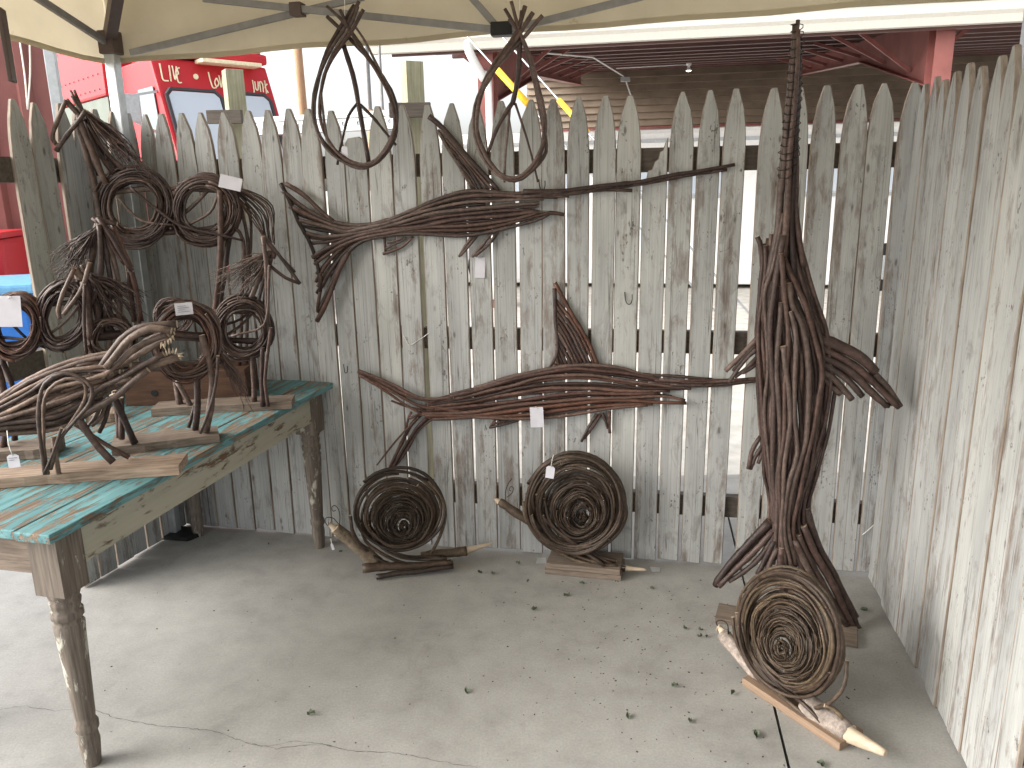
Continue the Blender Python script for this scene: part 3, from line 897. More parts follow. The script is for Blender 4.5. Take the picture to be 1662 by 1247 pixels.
bundle(m2, 'pelvic_fin', [(trace(zC, BF, c, 0.024), r, r * .8) for c, r in [([(1000, 543), (970, 590), (938, 652)], .007), ([(1014, 543), (985, 590), (948, 640)], .0065), ([(1022, 540), (1036, 575), (1042, 600)], .0065), ([(1048, 532), (1052, 620)], .0065)]], 'bark_red')
bl = bundle(m2, 'bill', [(trace(zC, BF, c, o), r, r1) for c, r, r1, o in [
    ([(1230, 408), (1450, 415), (1640, 402)], .0075, .006, .034), ([(1290, 428), (1480, 428), (1640, 413)], .0075, .006, .036), ([(1200, 418), (1420, 424), (1600, 410)], .007, .005, .03)]], 'bark_red')
binding(bl, trace(zC, BF, [(1380, 422), (1500, 420), (1630, 408)], .034), .015, 0.035)
price_tag(zC([(761, 556)])[0], BF, 0.06, 0.053, 0.080, 'square white tag on the lower wall marlin', zC([(757, 512)])[0], tilt=0.06, notch=False)

# ================================================================== UPRIGHT SWORDFISH
zD = zoom(1140, 340, 2.835); zE = zoom(1120, 760, 2.561); zF = zoom(1200, 0, 3.117)
RS = .76
base_s = at_height(1292, 1010)
SF = Sheet(base_s, base_s + BF.d)
sfth = thing('swordfish_sculpture', 'tall twig swordfish standing upright, its long bill pointing at the barn roof', 'sculpture', base_s)
def toE(p): return zE([p])[0]
def chain(top, low):   # points in zoom D then zoom E -> image pixels
    return zD(top) + zE(low)
sfc = [
    chain([(252, 125), (276, 200), (268, 350), (258, 500), (255, 700), (262, 900), (285, 1180)], [(312, 40), (335, 140), (335, 230)]),
    chain([(292, 165), (290, 260), (274, 400), (260, 560), (264, 760), (282, 1000)], [(320, 0), (340, 110), (338, 220), (300, 320)]),
    chain([(375, 20), (350, 130), (322, 270), (288, 390), (294, 560), (300, 750), (288, 950)], [(330, 20), (345, 140), (345, 240), (320, 330)]),
    chain([(372, 120), (340, 300), (312, 550), (326, 850), (325, 1050)], [(345, 20), (352, 150), (350, 260), (325, 380)]),
    chain([(365, 430), (345, 650), (350, 900), (360, 1120)], [(362, 40), (362, 160), (358, 280), (345, 400)]),
    chain([(360, 200), (380, 400), (393, 600), (380, 850), (372, 1050)], [(372, 20), (372, 170), (375, 300), (372, 380)]),
    chain([(372, 630), (393, 800), (402, 1000)], [(388, 20), (385, 160), (380, 290), (395, 400)]),
    chain([(405, 470), (430, 600), (425, 800), (420, 950), (438, 1120)], [(408, 60), (395, 190), (395, 300), (420, 410)]),
    chain([(395, 340), (410, 440), (455, 520), (480, 650), (490, 850), (475, 1060)], [(440, 20), (415, 150), (405, 260), (440, 400)]),
    chain([(375, 230), (410, 300), (470, 440), (520, 600), (550, 760), (530, 900), (492, 1100)], [(470, 30), (440, 180), (430, 290), (480, 400)]),
    chain([(400, 90), (440, 280), (490, 440), (540, 580), (556, 700), (540, 900)], [(500, 0), (462, 130), (452, 250), (500, 380)]),
    chain([(420, 0), (440, 120), (480, 280), (530, 430), (575, 590), (590, 760), (570, 960), (520, 1120)], [(490, 70), (470, 180), (480, 280)]),
    chain([(612, 835), (585, 1000), (545, 1150)], [(520, 50), (492, 150), (480, 220)]),
]
xs = 0.0
L = []
C = []
for i, c in enumerate(sfc):
    u = (i / (len(sfc) - 1)) * 2 - 1
    o = 0.055 * (1 - u * u) + RND.uniform(-.004, .004)
    pts = []
    for j, p in enumerate(c):
        pts.append(SF.at(*p, o))
    C.append(pts)
    r = (.0125 if 2 < i < 10 else .010) * RND.uniform(.85, 1.1)
    L.append((pts, r, r * .8))
for a, b in zip(C, C[1:]):
    for t in (0.2, 0.4, 0.6, 0.8):
        e = [p - SF.n * RND.uniform(.008, .03) for p in between(a, b, t + RND.uniform(-.08, .08), 12)]
        if RND.random() < .5: e = e[RND.randint(0, 2):]
        L.append((e, .0095 * RND.uniform(.85, 1.15), .008))
bundle(sfth, 'body', L)
bl = bundle(sfth, 'bill', [([SF.at(*p, o) for p in zF(c)], r1 * 1.3, r * 1.25) for c, r, r1, o in [
    ([(296, 100), (288, 200), (268, 400), (244, 650), (218, 900), (200, 1120), (150, 1420)], .014, .006, .02),
    ([(300, 150), (290, 350), (275, 600), (252, 850), (240, 1050), (225, 1300)], .012, .006, .04),
    ([(304, 250), (292, 500), (285, 700), (270, 950), (262, 1150), (275, 1400)], .012, .006, .03),
    ([(280, 120), (265, 300), (248, 480), (232, 700), (218, 850), (205, 1000)], .010, .006, .012),
    ([(300, 420), (290, 650), (285, 900), (288, 1080), (320, 1350)], .011, .007, .02)]])
binding(bl, [SF.at(*p, .025) for p in zF([(240, 900), (258, 700), (276, 450), (290, 200), (296, 110)])], .026, 0.022, 0.0015)
bundle(sfth, 'pectoral_fin', [(trace(zD, SF, c, o - .045), r * 1.3, r1 * 1.3) for c, r, r1, o in [
    ([(500, 575), (560, 602), (650, 640), (740, 690), (795, 748)], .0205, .017, .05), ([(780, 745), (850, 820), (908, 905)], .013, .010, .045),
    ([(490, 600), (550, 640), (690, 712), (800, 810), (905, 912)], .013, .010, .06), ([(490, 640), (555, 680), (680, 745), (780, 838), (845, 908)], .013, .010, .062),
    ([(490, 665), (555, 710), (650, 768), (735, 862)], .013, .010, .06), ([(490, 700), (555, 745), (620, 795), (690, 875)], .0125, .010, .058), ([(490, 720), (560, 780), (635, 850)], .012, .010, .055),
    ([(500, 660), (560, 700), (700, 770), (800, 870), (860, 908)], .012, .009, .045), ([(500, 620), (560, 660), (700, 730), (790, 800), (880, 900)], .012, .009, .042)]])
bundle(sfth, 'side_fin', [(trace(zD, SF, c, .0), r, r * .9) for c, r in [
    ([(258, 590), (180, 670), (105, 742)], .012), ([(256, 635), (190, 700), (125, 795)], .010), ([(256, 675), (200, 735), (150, 775)], .0095), ([(252, 710), (200, 748), (180, 752)], .009), ([(250, 615), (190, 680), (140, 745)], .009)]])
bundle(sfth, 'anal_fin', [(trace(zD, SF, c, .0), r, r * .9) for c, r in [
    ([(270, 1045), (228, 1115), (210, 1192)], .0105), ([(278, 1080), (240, 1140), (222, 1196)], .0095), ([(286, 1105), (255, 1170)], .009)]])
bundle(sfth, 'tail', [(trace(zE, SF, c, o), r * 1.25, r1 * 1.25) for c, r, r1, o in [
    ([(335, 225), (250, 308), (165, 400), (105, 490)], .0165, .012, .03), ([(345, 260), (262, 352), (175, 435), (118, 492)], .012, .009, .045),
    ([(350, 280), (285, 375), (225, 430), (160, 470)], .011, .008, .04), ([(345, 240), (260, 325), (180, 395), (120, 480)], .012, .009, .015),
    ([(355, 300), (300, 400), (280, 440)], .011, .009, .05), ([(360, 330), (330, 400), (320, 450)], .011, .01, .05),
    ([(480, 165), (510, 260), (550, 360), (610, 470), (665, 590), (715, 700)], .016, .012, .0), ([(470, 240), (505, 330), (570, 440), (640, 590), (690, 690)], .015, .012, .02),
    ([(450, 280), (495, 380), (580, 530), (655, 665)], .014, .011, .03), ([(430, 300), (480, 400), (560, 530), (640, 640)], .013, .01, .04),
    ([(485, 200), (540, 330), (620, 480), (690, 620)], .013, .01, -.015), ([(420, 320), (470, 430), (540, 560)], .012, .01, .04),
    ([(380, 330), (372, 420), (360, 480)], .014, .013, .055), ([(400, 320), (430, 430), (460, 520)], .013, .011, .04)]])
# its plank foot
fp, fq = at_height(1160, 1010), at_height(1392, 1052)
fd = (fq - fp).normalized(); fnn = V((-fd.y, fd.x, 0))
c = (fp + fq) / 2 + fnn * 0.05 + V((0, 0, 0.010))
MB().box(c, fd, ((fq - fp).length, 0.11, 0.018)).build('base_board', 'board', sfth, origin=c, rotz=math.atan2(fd.y, fd.x), bevel=0.002)
MB().bar(SF.at(1292, 760, -0.03), c + V((0, 0, 0.0)), 0.04, 0.04).build('support_post', 'bark', sfth)

# ================================================================== SNAILS
def shell(parent, sheet, zf, c0, r0, c1, r1, n, thick_r, off, mat, tilt=0.0, tail=None, turns_each=1.25, nest=60, z_thick=0.05, power=.8):
    """rings that close in on an off-centre heart, each a withy of a little over one turn"""
    curves = []
    kx = (c1[0] - c0[0], c1[1] - c0[1])
    N = n
    for i in range(N):
        t = i / (N - 1)
        tt = t ** power
        a0 = RND.uniform(0, 6.28)
        pts = []
        M_ = int(18 * turns_each)
        o = off + RND.uniform(-1, 1) * z_thick * (1 - .5 * t)
        g = RND.uniform(0.5, 1.0) * 1.8 / N
        ex, ey = RND.uniform(-.035, .035), RND.uniform(-.035, .035)
        for j in range(M_ + 1):
            a = a0 + 6.28 * turns_each * j / M_
            q = min(1.0, tt + g * j / M_)
            cx, cy = c0[0] + kx[0] * q, c0[1] + kx[1] * q
            rx = r0[0] + (r1[0] - r0[0]) * q; ry = r0[1] + (r1[1] - r0[1]) * q
            x, y = rx * (math.cos(a) + ex), ry * (math.sin(a) + ey)
            ct, st = math.cos(tilt), math.sin(tilt)
            pts.append(sheet.at(*zf([(cx + x * ct - y * st, cy + x * st + y * ct)])[0], o + 0.008 * math.sin(a * 2 + i)))
        r = thick_r * (1 - 0.74 * t) * RND.uniform(.8, 1.1)
        curves.append((pts, r, r * .75))
    sh = bundle(parent, 'shell', curves, mat, 0.0025, step=0.035)
    # the fine twigs at the heart
    m = MB()
    for i in range(nest):
        q = RND.uniform(0.4, 1.2)
        a0 = RND.uniform(0, 6.28); tn = RND.uniform(.4, 1.0)
        cx, cy = c0[0] + kx[0] * q, c0[1] + kx[1] * q
        q2 = min(q, 1.0)
        rx = (r0[0] + (r1[0] - r0[0]) * q2) * RND.uniform(.9, 1.1) * (1 if q < 1 else RND.uniform(.2, .8)); ry = (r0[1] + (r1[1] - r0[1]) * q2) * RND.uniform(.9, 1.1) * (1 if q < 1 else RND.uniform(.2, .8))
        o = off + RND.uniform(-.05, .02)
        pts = []
        for j in range(12):
            a = a0 + 6.28 * tn * j / 11
            k = 1 + .03 * math.sin(j * 1.1 + i)
            x, y = rx * k * math.cos(a), ry * k * math.sin(a)
            ct, st = math.cos(tilt), math.sin(tilt)
            pts.append(sheet.at(*zf([(cx + x * ct - y * st, cy + x * st + y * ct)])[0], o + .02 * math.sin(i + a)))
        m.tube(pts, RND.uniform(.0010, .0024), 4, 0, 0)
        if RND.random() < .4:
            p = pts[6]; d = V((RND.uniform(-1, 1), RND.uniform(-1, .2), RND.uniform(-1, 1))) * .04
            m.tube([p, p + d * .6, p + d], [.0013, .001, .0006], 4, 0, 0)
    o = m.build('fine_twigs', mat, sh); o['kind'] = 'stuff'
    if tail:
        for pts, r in tail:
            stick(sh, 'stick', [sheet.at(*p, off + RND.uniform(.0, .035)) for p in zf(pts)], r * .85, r, mat)
    return sh
def curl_wire(parent, pts, r=0.0016):
    MB().tube(spline(pts, 0.008), r, 5, 0, 0).build('antenna', 'wire', parent)
def log(parent, name, p, q, r, mat, r2=None, bend=0.0):
    a, b = V(p), V(q)
    r, r2 = r / RS, (r2 or r) / RS
    return stick(parent, name, [a, a.lerp(b, .35) + V((0, 0, bend)), a.lerp(b, .7) - V((0, 0, bend * .6)), b], r, r2 or r, mat, 0.0015, 14, 0.025)
def whittled(parent, name, p, q, r, sharp=0.25):
    a, b = V(p), V(q)
    P = [a.lerp(b, t) for t in (0, .05, .22, .5, .75, .93, 1)]
    P = [p + V((0, 0, r * k)) for p, k in zip(P, (0, 0, .04, .14, .22, .24, .22))]
    R_ = [r * k for k in (1.0, .97, .80, .60, .47, .36, .15 + sharp * .3)]
    return MB().tube(P, R_, 7, 0, 0, 0.11).build(name, 'cut', parent)

zG = zoom(500, 720, 4.797); zH = zoom(790, 710, 4.617)
RS = .72
# snail by the table leg
g0, g1 = at_height(588, 938), at_height(736, 922)
SG = Sheet(g0, g1)
s1 = thing('snail_sculpture', 'twig snail with a loose open shell and thick mottled log neck, beside the table leg', 'sculpture', (g0 + g1) / 2)
def G(x, y, o=0.0): return SG.at(*zG([(x, y)])[0], o)
log(s1, 'neck', G(540, 930, -.02), G(205, 655, -.02), .0255, 'bark_log', .0225)
whittled(s1, 'head', G(240, 688, -.02), G(160, 630, -.02), .0225, 1.2)
log(s1, 'base_log', G(425, 972, .02), G(1128, 930, .02), .0185, 'bark_olive', .010)
log(s1, 'base_log', G(530, 1036, .035), G(1130, 960, .035), .011, 'bark_olive', .008)
log(s1, 'base_log', G(480, 990, -.08), G(1130, 950, -.08), .017, 'bark_olive', .012)
log(s1, 'tail', G(880, 880, -.05), G(1235, 835, -.05), .018, 'bark_olive', .019, .004)
whittled(s1, 'tail_tip', G(1190, 842, -.05), G(1435, 786, -.05), .0175, .5)
shell(s1, SG, zG, (700, 520), (365, 325), (745, 640), (55, 62), 20, .0112, -.01, 'bark_olive', .0, power=.85,
      tail=[([(330, 560), (360, 720), (480, 860), (640, 935), (800, 960), (1128, 935)], .0115), ([(400, 620), (450, 760), (560, 850), (720, 925), (900, 935), (1110, 920)], .0105),
            ([(470, 640), (540, 780), (680, 870), (860, 905), (1085, 895)], .0085), ([(520, 660), (600, 800), (740, 870), (900, 885), (1045, 885)], .0075), ([(960, 850), (1030, 720), (1068, 560), (1030, 400), (930, 280)], .0105)], nest=190)
curl_wire(s1, [G(243, 640, .0), G(248, 570), G(235, 510), G(205, 482), G(185, 500), G(195, 528), G(215, 520)])
curl_wire(s1, [G(235, 625, .0), G(200, 585), G(160, 575), G(135, 585), G(135, 615), G(155, 640), G(160, 610)])
price_tag(zG([(190, 805)])[0], SG, 0.01, .010, .026, 'tiny folded white tag dangling under the neck of the snail beside the table leg', zG([(178, 740)])[0], tilt=.2)
# snail with the tag
h0, h1 = at_height(884, 932), at_height(1008, 944)
SH = Sheet(h0, h1)
hd = (h1 - h0).normalized(); hn = -SH.n
s2 = thing('snail_sculpture', 'twig snail with a tight tilted shell on a short board under the wall marlins', 'sculpture', (h0 + h1) / 2)
def Hh(x, y, o=0.0): return SH.at(*zH([(x, y)])[0], o)
for k, (w, z) in enumerate(((.15, .012), (.15, .036))):
    c = (h0 + h1) / 2 + hn * .075 + V((0, 0, z))
    MB().box(c, hd, ((h1 - h0).length - .01 * k, w, .0225)).build('base_board', 'board', s2, origin=c, rotz=math.atan2(hd.y, hd.x), bevel=.002)
log(s2, 'neck', Hh(420, 690, -.05), Hh(90, 482, -.05), .0185, 'bark_olive', .0165)
whittled(s2, 'head', Hh(105, 492, -.05), Hh(55, 465, -.05), .0165, 1.6)
log(s2, 'tail', Hh(700, 900, -.06), Hh(1040, 985, -.06), .016, 'bark_olive', .015)
whittled(s2, 'tail_tip', Hh(1010, 978, -.06), Hh(1195, 1000, -.06), .0145, .35)
shell(s2, SH, zH, (655, 490), (380, 385), (715, 590), (60, 75), 27, .0112, -.05, 'bark_olive', .12, power=.9,
      tail=[([(275, 480), (290, 600), (400, 760), (600, 890), (800, 960), (1000, 1015)], .011), ([(300, 420), (330, 620), (450, 780), (650, 880), (860, 950), (985, 968)], .0105),
            ([(370, 430), (400, 560), (560, 730), (750, 870), (880, 962)], .0115), ([(430, 460), (480, 640), (640, 780), (800, 880), (930, 945)], .010), ([(780, 856), (900, 800), (1000, 700), (1045, 560), (1000, 380), (880, 220)], .0095),
            ([(520, 640), (680, 790), (840, 890), (975, 930)], .008), ([(560, 200), (420, 300), (350, 430), (360, 560)], .009)], nest=110)
curl_wire(s2, [Hh(140, 470), Hh(142, 400), Hh(165, 340), Hh(190, 308), Hh(172, 330)])
curl_wire(s2, [Hh(150, 450), Hh(190, 415), Hh(198, 375), Hh(175, 372), Hh(172, 398), Hh(185, 402)])
price_tag(zH([(475, 262)])[0], SH, .03, .033, .047, 'white tag hanging on the shell of the snail under the wall marlins', zH([(500, 130)])[0], tilt=-.12)
RS = .62
# the big near snail
k0, k1 = at_height(1204, 1112), at_height(1362, 1220)
SK = Sheet(k0, k1)
kd = (k1 - k0).normalized(); kn = -SK.n
s3 = thing('snail_sculpture', 'largest twig snail, on a narrow plank lying across the floor joint', 'sculpture', (k0 + k1) / 2)
def K(x, y, o=0.0): return SK.at(*zE([(x, y)])[0], o)
c = (k0 + k1) / 2 + kn * .05 + V((0, 0, .013))
MB().box(c, kd, ((k1 - k0).length, .10, .025)).build('base_board', 'newboard', s3, origin=c, rotz=math.atan2(kd.y, kd.x), bevel=.002)
log(s3, 'neck', K(300, 880, -.05), K(135, 685, -.05), .024, 'bark_pale', .022)
whittled(s3, 'head', K(150, 700, -.05), K(120, 668, -.05), .021, 1.6)
log(s3, 'tail', K(480, 975, -.045), K(660, 1110, -.045), .030, 'bark_pale', .031)
whittled(s3, 'tail_tip', K(640, 1095, -.045), K(812, 1196, -.045), .030, .5)
shell(s3, SK, zE, (416, 690), (215, 283), (385, 745), (38, 50), 33, .0108, -.045, 'bark_olive', -.33, power=1.0,
      tail=[([(178, 620), (200, 740), (270, 860), (370, 960), (460, 1045)], .010), ([(195, 600), (225, 760), (310, 880), (430, 990), (535, 1070)], .011), ([(215, 640), (260, 790), (370, 900), (470, 980), (560, 1075)], .0095),
            ([(240, 700), (330, 850), (450, 950), (570, 1110)], .009), ([(560, 985), (600, 1000), (640, 1045)], .011), ([(655, 800), (640, 900), (580, 975), (520, 1000)], .0105)], nest=150)
curl_wire(s3, [K(160, 690), K(155, 650), K(130, 632), K(108, 640), K(115, 655)], .0018)

RS = .9
# ================================================================== HANGING HOOPS
PH = Sheet(J1 + BF.n * .22, C3 + BF.n * .22)
def hoop(label, loops, stem, wrapname, hang, mat='bark'):
    e = thing('hanging_hoop', label, 'ornament', PH.at(*z2([hang])[0]), 'teardrop twig hoops hung from the canopy')
    L = []
    for i, (c, r) in enumerate(loops):
        L.append(([PH.at(*p, .012 * math.sin(i * 2.3) + .004 * j % .01) for j, p in enumerate(z2(c))], r, r * .8))
    bundle(e, 'hoop', L, mat)
    bundle(e, 'stem', [([PH.at(*p, 0.0) for p in z2(c)], r0, r1) for c, r0, r1 in stem], 'bark_grey' if mat == 'x' else mat)
    a = PH.at(*z2([hang])[0], 0.0)
    top = PH.at(*z2([(hang[0], -30)])[0], 0.0)
    MB().tube([a, a.lerp(top, .5), top], .0012, 5, 0, 0).build('hanging_string', 'thread', e)
    return e
hoop('teardrop twig hoop with a white tag dangling inside, hanging from the canopy', [
    ([(605, 8), (540, 140), (455, 265), (385, 430), (357, 580), (375, 690), (430, 800), (530, 878), (640, 905), (740, 850), (800, 740), (808, 640), (780, 510), (715, 395), (640, 275), (540, 140), (435, 32)], .0075),
    ([(632, 50), (560, 180), (445, 345), (403, 480), (398, 620), (430, 740), (500, 835), (600, 888), (690, 880), (775, 780), (800, 670), (775, 530), (700, 380), (600, 240), (505, 55)], .0075),
    ([(582, 25), (480, 195), (405, 370), (362, 550), (372, 670), (420, 770), (520, 860), (620, 898), (710, 870), (790, 760), (812, 640), (790, 520), (690, 350), (560, 210), (432, 92)], .009),
    ([(600, 35), (555, 150), (450, 320), (408, 450), (410, 600), (445, 760), (520, 845), (610, 885), (700, 858), (785, 730), (805, 620), (770, 490), (660, 260), (590, 150)], .006)],
    [([(520, 235), (580, 430), (605, 560), (630, 700), (657, 872)], .010, .0095), ([(598, 562), (550, 625), (522, 720), (498, 830), (492, 890)], .0055, .0045), ([(615, 565), (680, 630), (740, 705), (808, 782)], .006, .005)], 'bark', (530, 150))
hoop('teardrop twig hoop without a tag, hanging in front of the upper marlin', [
    ([(1600, 82), (1500, 200), (1350, 360), (1250, 520), (1225, 660), (1242, 780), (1315, 905), (1420, 972), (1500, 950), (1588, 830), (1608, 680), (1575, 520), (1530, 330), (1480, 200), (1405, 65)], .0078),
    ([(1548, 68), (1450, 220), (1330, 390), (1262, 530), (1240, 680), (1262, 790), (1340, 910), (1430, 960), (1520, 920), (1590, 800), (1612, 660), (1585, 500), (1535, 320), (1470, 170), (1430, 10)], .0085),
    ([(1502, 35), (1450, 190), (1320, 370), (1245, 560), (1235, 700), (1290, 860), (1400, 965), (1490, 965), (1600, 850), (1612, 740), (1560, 480), (1500, 240), (1415, 100)], .0085),
    ([(1485, 60), (1470, 150), (1400, 280), (1290, 450), (1250, 600), (1255, 740), (1330, 900), (1450, 975), (1570, 880), (1605, 720), (1590, 560), (1520, 280), (1395, 50)], .0075)],
    [([(1478, 200), (1465, 400), (1435, 565)], .0105, .0095), ([(1437, 555), (1350, 700), (1298, 832)], .0085, .007), ([(1420, 585), (1400, 800), (1394, 988)], .0055, .005), ([(1448, 560), (1510, 730), (1555, 920), (1572, 985)], .005, .004)], 'bark', (1475, 140))
price_tag(z2([(530, 822)])[0], PH, .01, .022, .042, 'small white tag dangling on a thread inside a hanging hoop', z2([(540, 690)])[0], tilt=.05)

# ================================================================== TWIG ANIMALS ON THE TABLE
zI = zoom(0, 250, 3.324); zJ = zoom(0, 420, 3.281); zK = zoom(140, 480, 3.898); zL = zoom(0, 140, 5.54)
def foot_board(parent, a, b, width, th, mat, skew=0.0):
    d = (b - a).normalized(); n = V((-d.y, d.x, 0))
    if n.y < 0: n = -n
    c = (a + b) / 2 + n * width / 2 + V((0, 0, th / 2 + .001))
    ln = (b - a).length
    m = MB()
    N = 10
    top, bot = [], []
    for s in (0, 1):
        for i in range(N + 1):
            x = -ln / 2 + ln * i / N
            y = (-width / 2 if s == 0 else width / 2) + RND.uniform(-.0035, .0035) + (skew * (i / N - .5) if s else 0)
            top.append(c + d * x + n * y + V((0, 0, th / 2 + RND.uniform(-.0015, .001)))); bot.append(c + d * x + n * (y * .99) + V((0, 0, -th / 2)))
    k = N + 1
    vs = top + bot
    fs = []
    for i in range(N):
        fs += [(i, i + 1, k + i + 1, k + i), (2 * k + i, 3 * k + i, 3 * k + i + 1, 2 * k + i + 1), (i, 2 * k + i, 2 * k + i + 1, i + 1), (k + i, k + i + 1, 3 * k + i + 1, 3 * k + i)]
    fs += [(0, k, 3 * k, 2 * k), (N, 2 * k + N, 3 * k + N, k + N)]
    m.add(vs, fs)
    return m.build('base_board', mat, parent, origin=c, rotz=math.atan2(d.y, d.x))
def S(parent, name, sheet, zf, pts, r, r1=None, off=0.0, mat='bark'):
    return stick(parent, name, [sheet.at(*p, off) for p in zf(pts)], r, r1, mat)
def SS(parent, name, sheet, zf, lst, off=0.0, mat='bark'):
    L = []
    for q in lst:
        o = off + (q[3] if len(q) > 3 else RND.uniform(-.015, .015))
        L.append(([sheet.at(*p, o) for p in zf(q[0])], q[1], q[2] if len(q) > 2 and q[2] else q[1] * .85))
    return bundle(parent, name, L, mat)

# --- brown box at the back with the tall horse on it
bx0, bx1 = at_height(205, 660, ZT), at_height(402, 652, ZT)
SA = Sheet(bx0, bx1)
bd = (bx1 - bx0).normalized(); bn = -SA.n
box = thing('wooden_box', 'dark brown wooden box with a round finger hole, at the back of the table', 'box', (bx0 + bx1) / 2)
BH = 0.125
MB().box((bx0 + bx1) / 2 + bn * .012 + V((0, 0, BH / 2)), bd, ((bx1 - bx0).length, .02, BH)).build('front_panel', 'oldbox', box, bevel=.002)
MB().box((bx0 + bx1) / 2 + bn * .115 + V((0, 0, BH - .01)), bd, ((bx1 - bx0).length, .184, .018)).build('top_panel', 'oldbox', box, bevel=.002)
MB().box((bx0 + bx1) / 2 + bn * .198 + V((0, 0, BH / 2 - .010)), bd, ((bx1 - bx0).length, .016, BH - .022)).build('back_panel', 'oldbox', box)
for e in (-1, 1):
    MB().box((bx0 + bx1) / 2 + bd * (e * ((bx1 - bx0).length / 2 - .01)) + bn * .106 + V((0, 0, BH / 2 - .01)), bn, (.164, .016, BH - .022)).build('side_panel', 'oldbox', box)
hp = SA.at(*zK([(430, 618)])[0], .0)
MB().tube([hp + SA.n * -.004, hp + SA.n * .0005], .012, 14, 0, 0).build('hole', 'black', box)  # solid black disc on the panel, standing in for the shaded opening
RS = .92
HA = Sheet(bx0 + bn * .10, bx1 + bn * .10)
ha = thing('horse_sculpture', 'tallest twig horse, with two hoop body and raised head, standing on the dark box', 'sculpture', (bx0 + bx1) / 2 + bn * .10 + V((0, 0, BH)))
SS(ha, 'head', HA, zL, [([(598, 125), (540, 260), (480, 400), (475, 470), (512, 525)], .0085, .0075, .03), ([(772, 212), (640, 400), (500, 580)], .0085, .0085, .05), ([(600, 135), (665, 210), (740, 290)], .011, .011, .02), ([(630, 40), (730, 215)], .0055, .006, .03), ([(665, 38), (745, 220)], .005, .006, .02), ([(640, 95), (750, 250)], .005, .006, .04)], mat='bark_grey')
SS(ha, 'neck', HA, zL, [([(700, 260), (800, 520), (880, 720), (960, 880)], .012, .013, .04), ([(690, 300), (760, 560), (830, 800), (870, 960)], .012, .013, .0), ([(760, 300), (860, 560), (960, 700), (1030, 800)], .008, .009), ([(790, 340), (930, 560), (1140, 780)], .010, .010), ([(740, 260), (900, 540), (1080, 780)], .011, .012, -.03), ([(720, 280), (790, 540), (890, 800)], .008, .009, -.02), ([(770, 380), (850, 600), (900, 780)], .007), ([(820, 430), (900, 620), (950, 650)], .006)], mat='bark')
twigs(ha, 'mane', HA, zL([(765, 235)])[0], zL([(1080, 440), (1130, 560), (1200, 700), (1390, 750), (1440, 860), (1250, 780), (1150, 760), (1000, 700)]), 95, .0014, .02, .05)
coil(ha, 'body_hoop', HA, zI([(730, 287)])[0], 56, 58, 15, .0068, .0, 0, .09, .045)
coil(ha, 'body_hoop', HA, zI([(1105, 302)])[0], 52, 52, 14, .0068, .0, 0, .09, .045)
SS(ha, 'frame', HA, zI, [([(510, 215), (850, 188), (1190, 195)], .012, .011, .0), ([(680, 415), (900, 425), (1190, 395)], .012, .011, .0), ([(700, 180), (860, 310), (1000, 395), (1310, 465)], .006, .005, .05), ([(1115, 200), (1040, 280), (940, 370)], .008, .008, .02), ([(640, 240), (760, 360), (930, 380)], .006, .005, .03), ([(1175, 215), (1130, 320), (1000, 390)], .006, .006, .03), ([(960, 160), (1100, 150), (1230, 180)], .006, .005, .03)])
SS(ha, 'leg', HA, zI, [([(515, 205), (540, 340), (600, 560), (640, 760), (650, 1140)], .012, .013, .03)])
SS(ha, 'leg', HA, zI, [([(600, 380), (600, 560), (590, 800), (590, 1150)], .012, .013, -.04)])
SS(ha, 'leg', HA, zI, [([(1188, 200), (1190, 500), (1160, 840), (1150, 1150)], .0125, .0135, .04), ([(1265, 400), (1310, 470), (1310, 700), (1290, 1140)], .0075, .008, .02)])
SS(ha, 'leg', HA, zI, [([(1250, 380), (1215, 600), (1190, 820), (1190, 1150)], .0115, .0125, -.04), ([(1270, 200), (1330, 420), (1335, 640), (1330, 1140)], .0075, .008, -.02), ([(1310, 220), (1355, 380), (1340, 700)], .006, .006, -.02)])
tl_ = []
for i in range(13):
    j = i / 12
    tl_.append(([(1195 + 40 * j, 165 + 20 * j), (1310 + 30 * j - 35 * (1 - j), 200 + 40 * (1 - j)), (1395 + 75 * j - 30 * (1 - j), 330 - 50 * j + 40 * (1 - j)), (1430 + 55 * j - 20 * RND.random(), 440 + 10 * RND.random()), (1440 + 40 * j, 490 - 15 * RND.random())], .0035, .0025))
SS(ha, 'tail', HA, zI, tl_)
price_tag((374, 297), HA, .07, .078, .046, 'white tag on the rump of the tallest twig horse', tilt=-.25, notch=False)

# --- horse with its head towards the fence corner (tag-less, slender legs on a board)
RS = .88
p0, p1 = at_height(246, 677, ZT), at_height(474, 664, ZT)
HB = Sheet(p0, p1)
HB = Sheet(p0 - HB.n * .05, p1 - HB.n * .05)
hb = thing('horse_sculpture', 'tagless twig horse with a bowed head, nearest the far end of the table', 'sculpture', (p0 + p1) / 2)
foot_board(hb, p0, p1, .11, .028, 'board')
SS(hb, 'head', HB, zI, [([(1415, 440), (1500, 540), (1620, 705)], .0075, .007, .03), ([(1455, 600), (1540, 668), (1615, 700)], .007, .0065, .02), ([(1420, 450), (1475, 520), (1470, 560)], .011, .012, .02), ([(1440, 470), (1520, 560), (1590, 640)], .006, .005, -.01)])
SS(hb, 'neck', HB, zI, [([(1418, 445), (1440, 620), (1438, 850), (1450, 960)], .0095, .010, .04), ([(1470, 540), (1410, 640), (1345, 800)], .011, .011, .01), ([(1455, 560), (1390, 680), (1300, 820)], .009), ([(1465, 550), (1420, 680), (1390, 830)], .009), ([(1460, 560), (1440, 700), (1420, 850)], .008), ([(1440, 600), (1370, 740), (1320, 850)], .008), ([(1450, 600), (1445, 840), (1400, 940), (1250, 985)], .006, .005, .06), ([(1430, 580), (1350, 760), (1300, 800)], .008)])
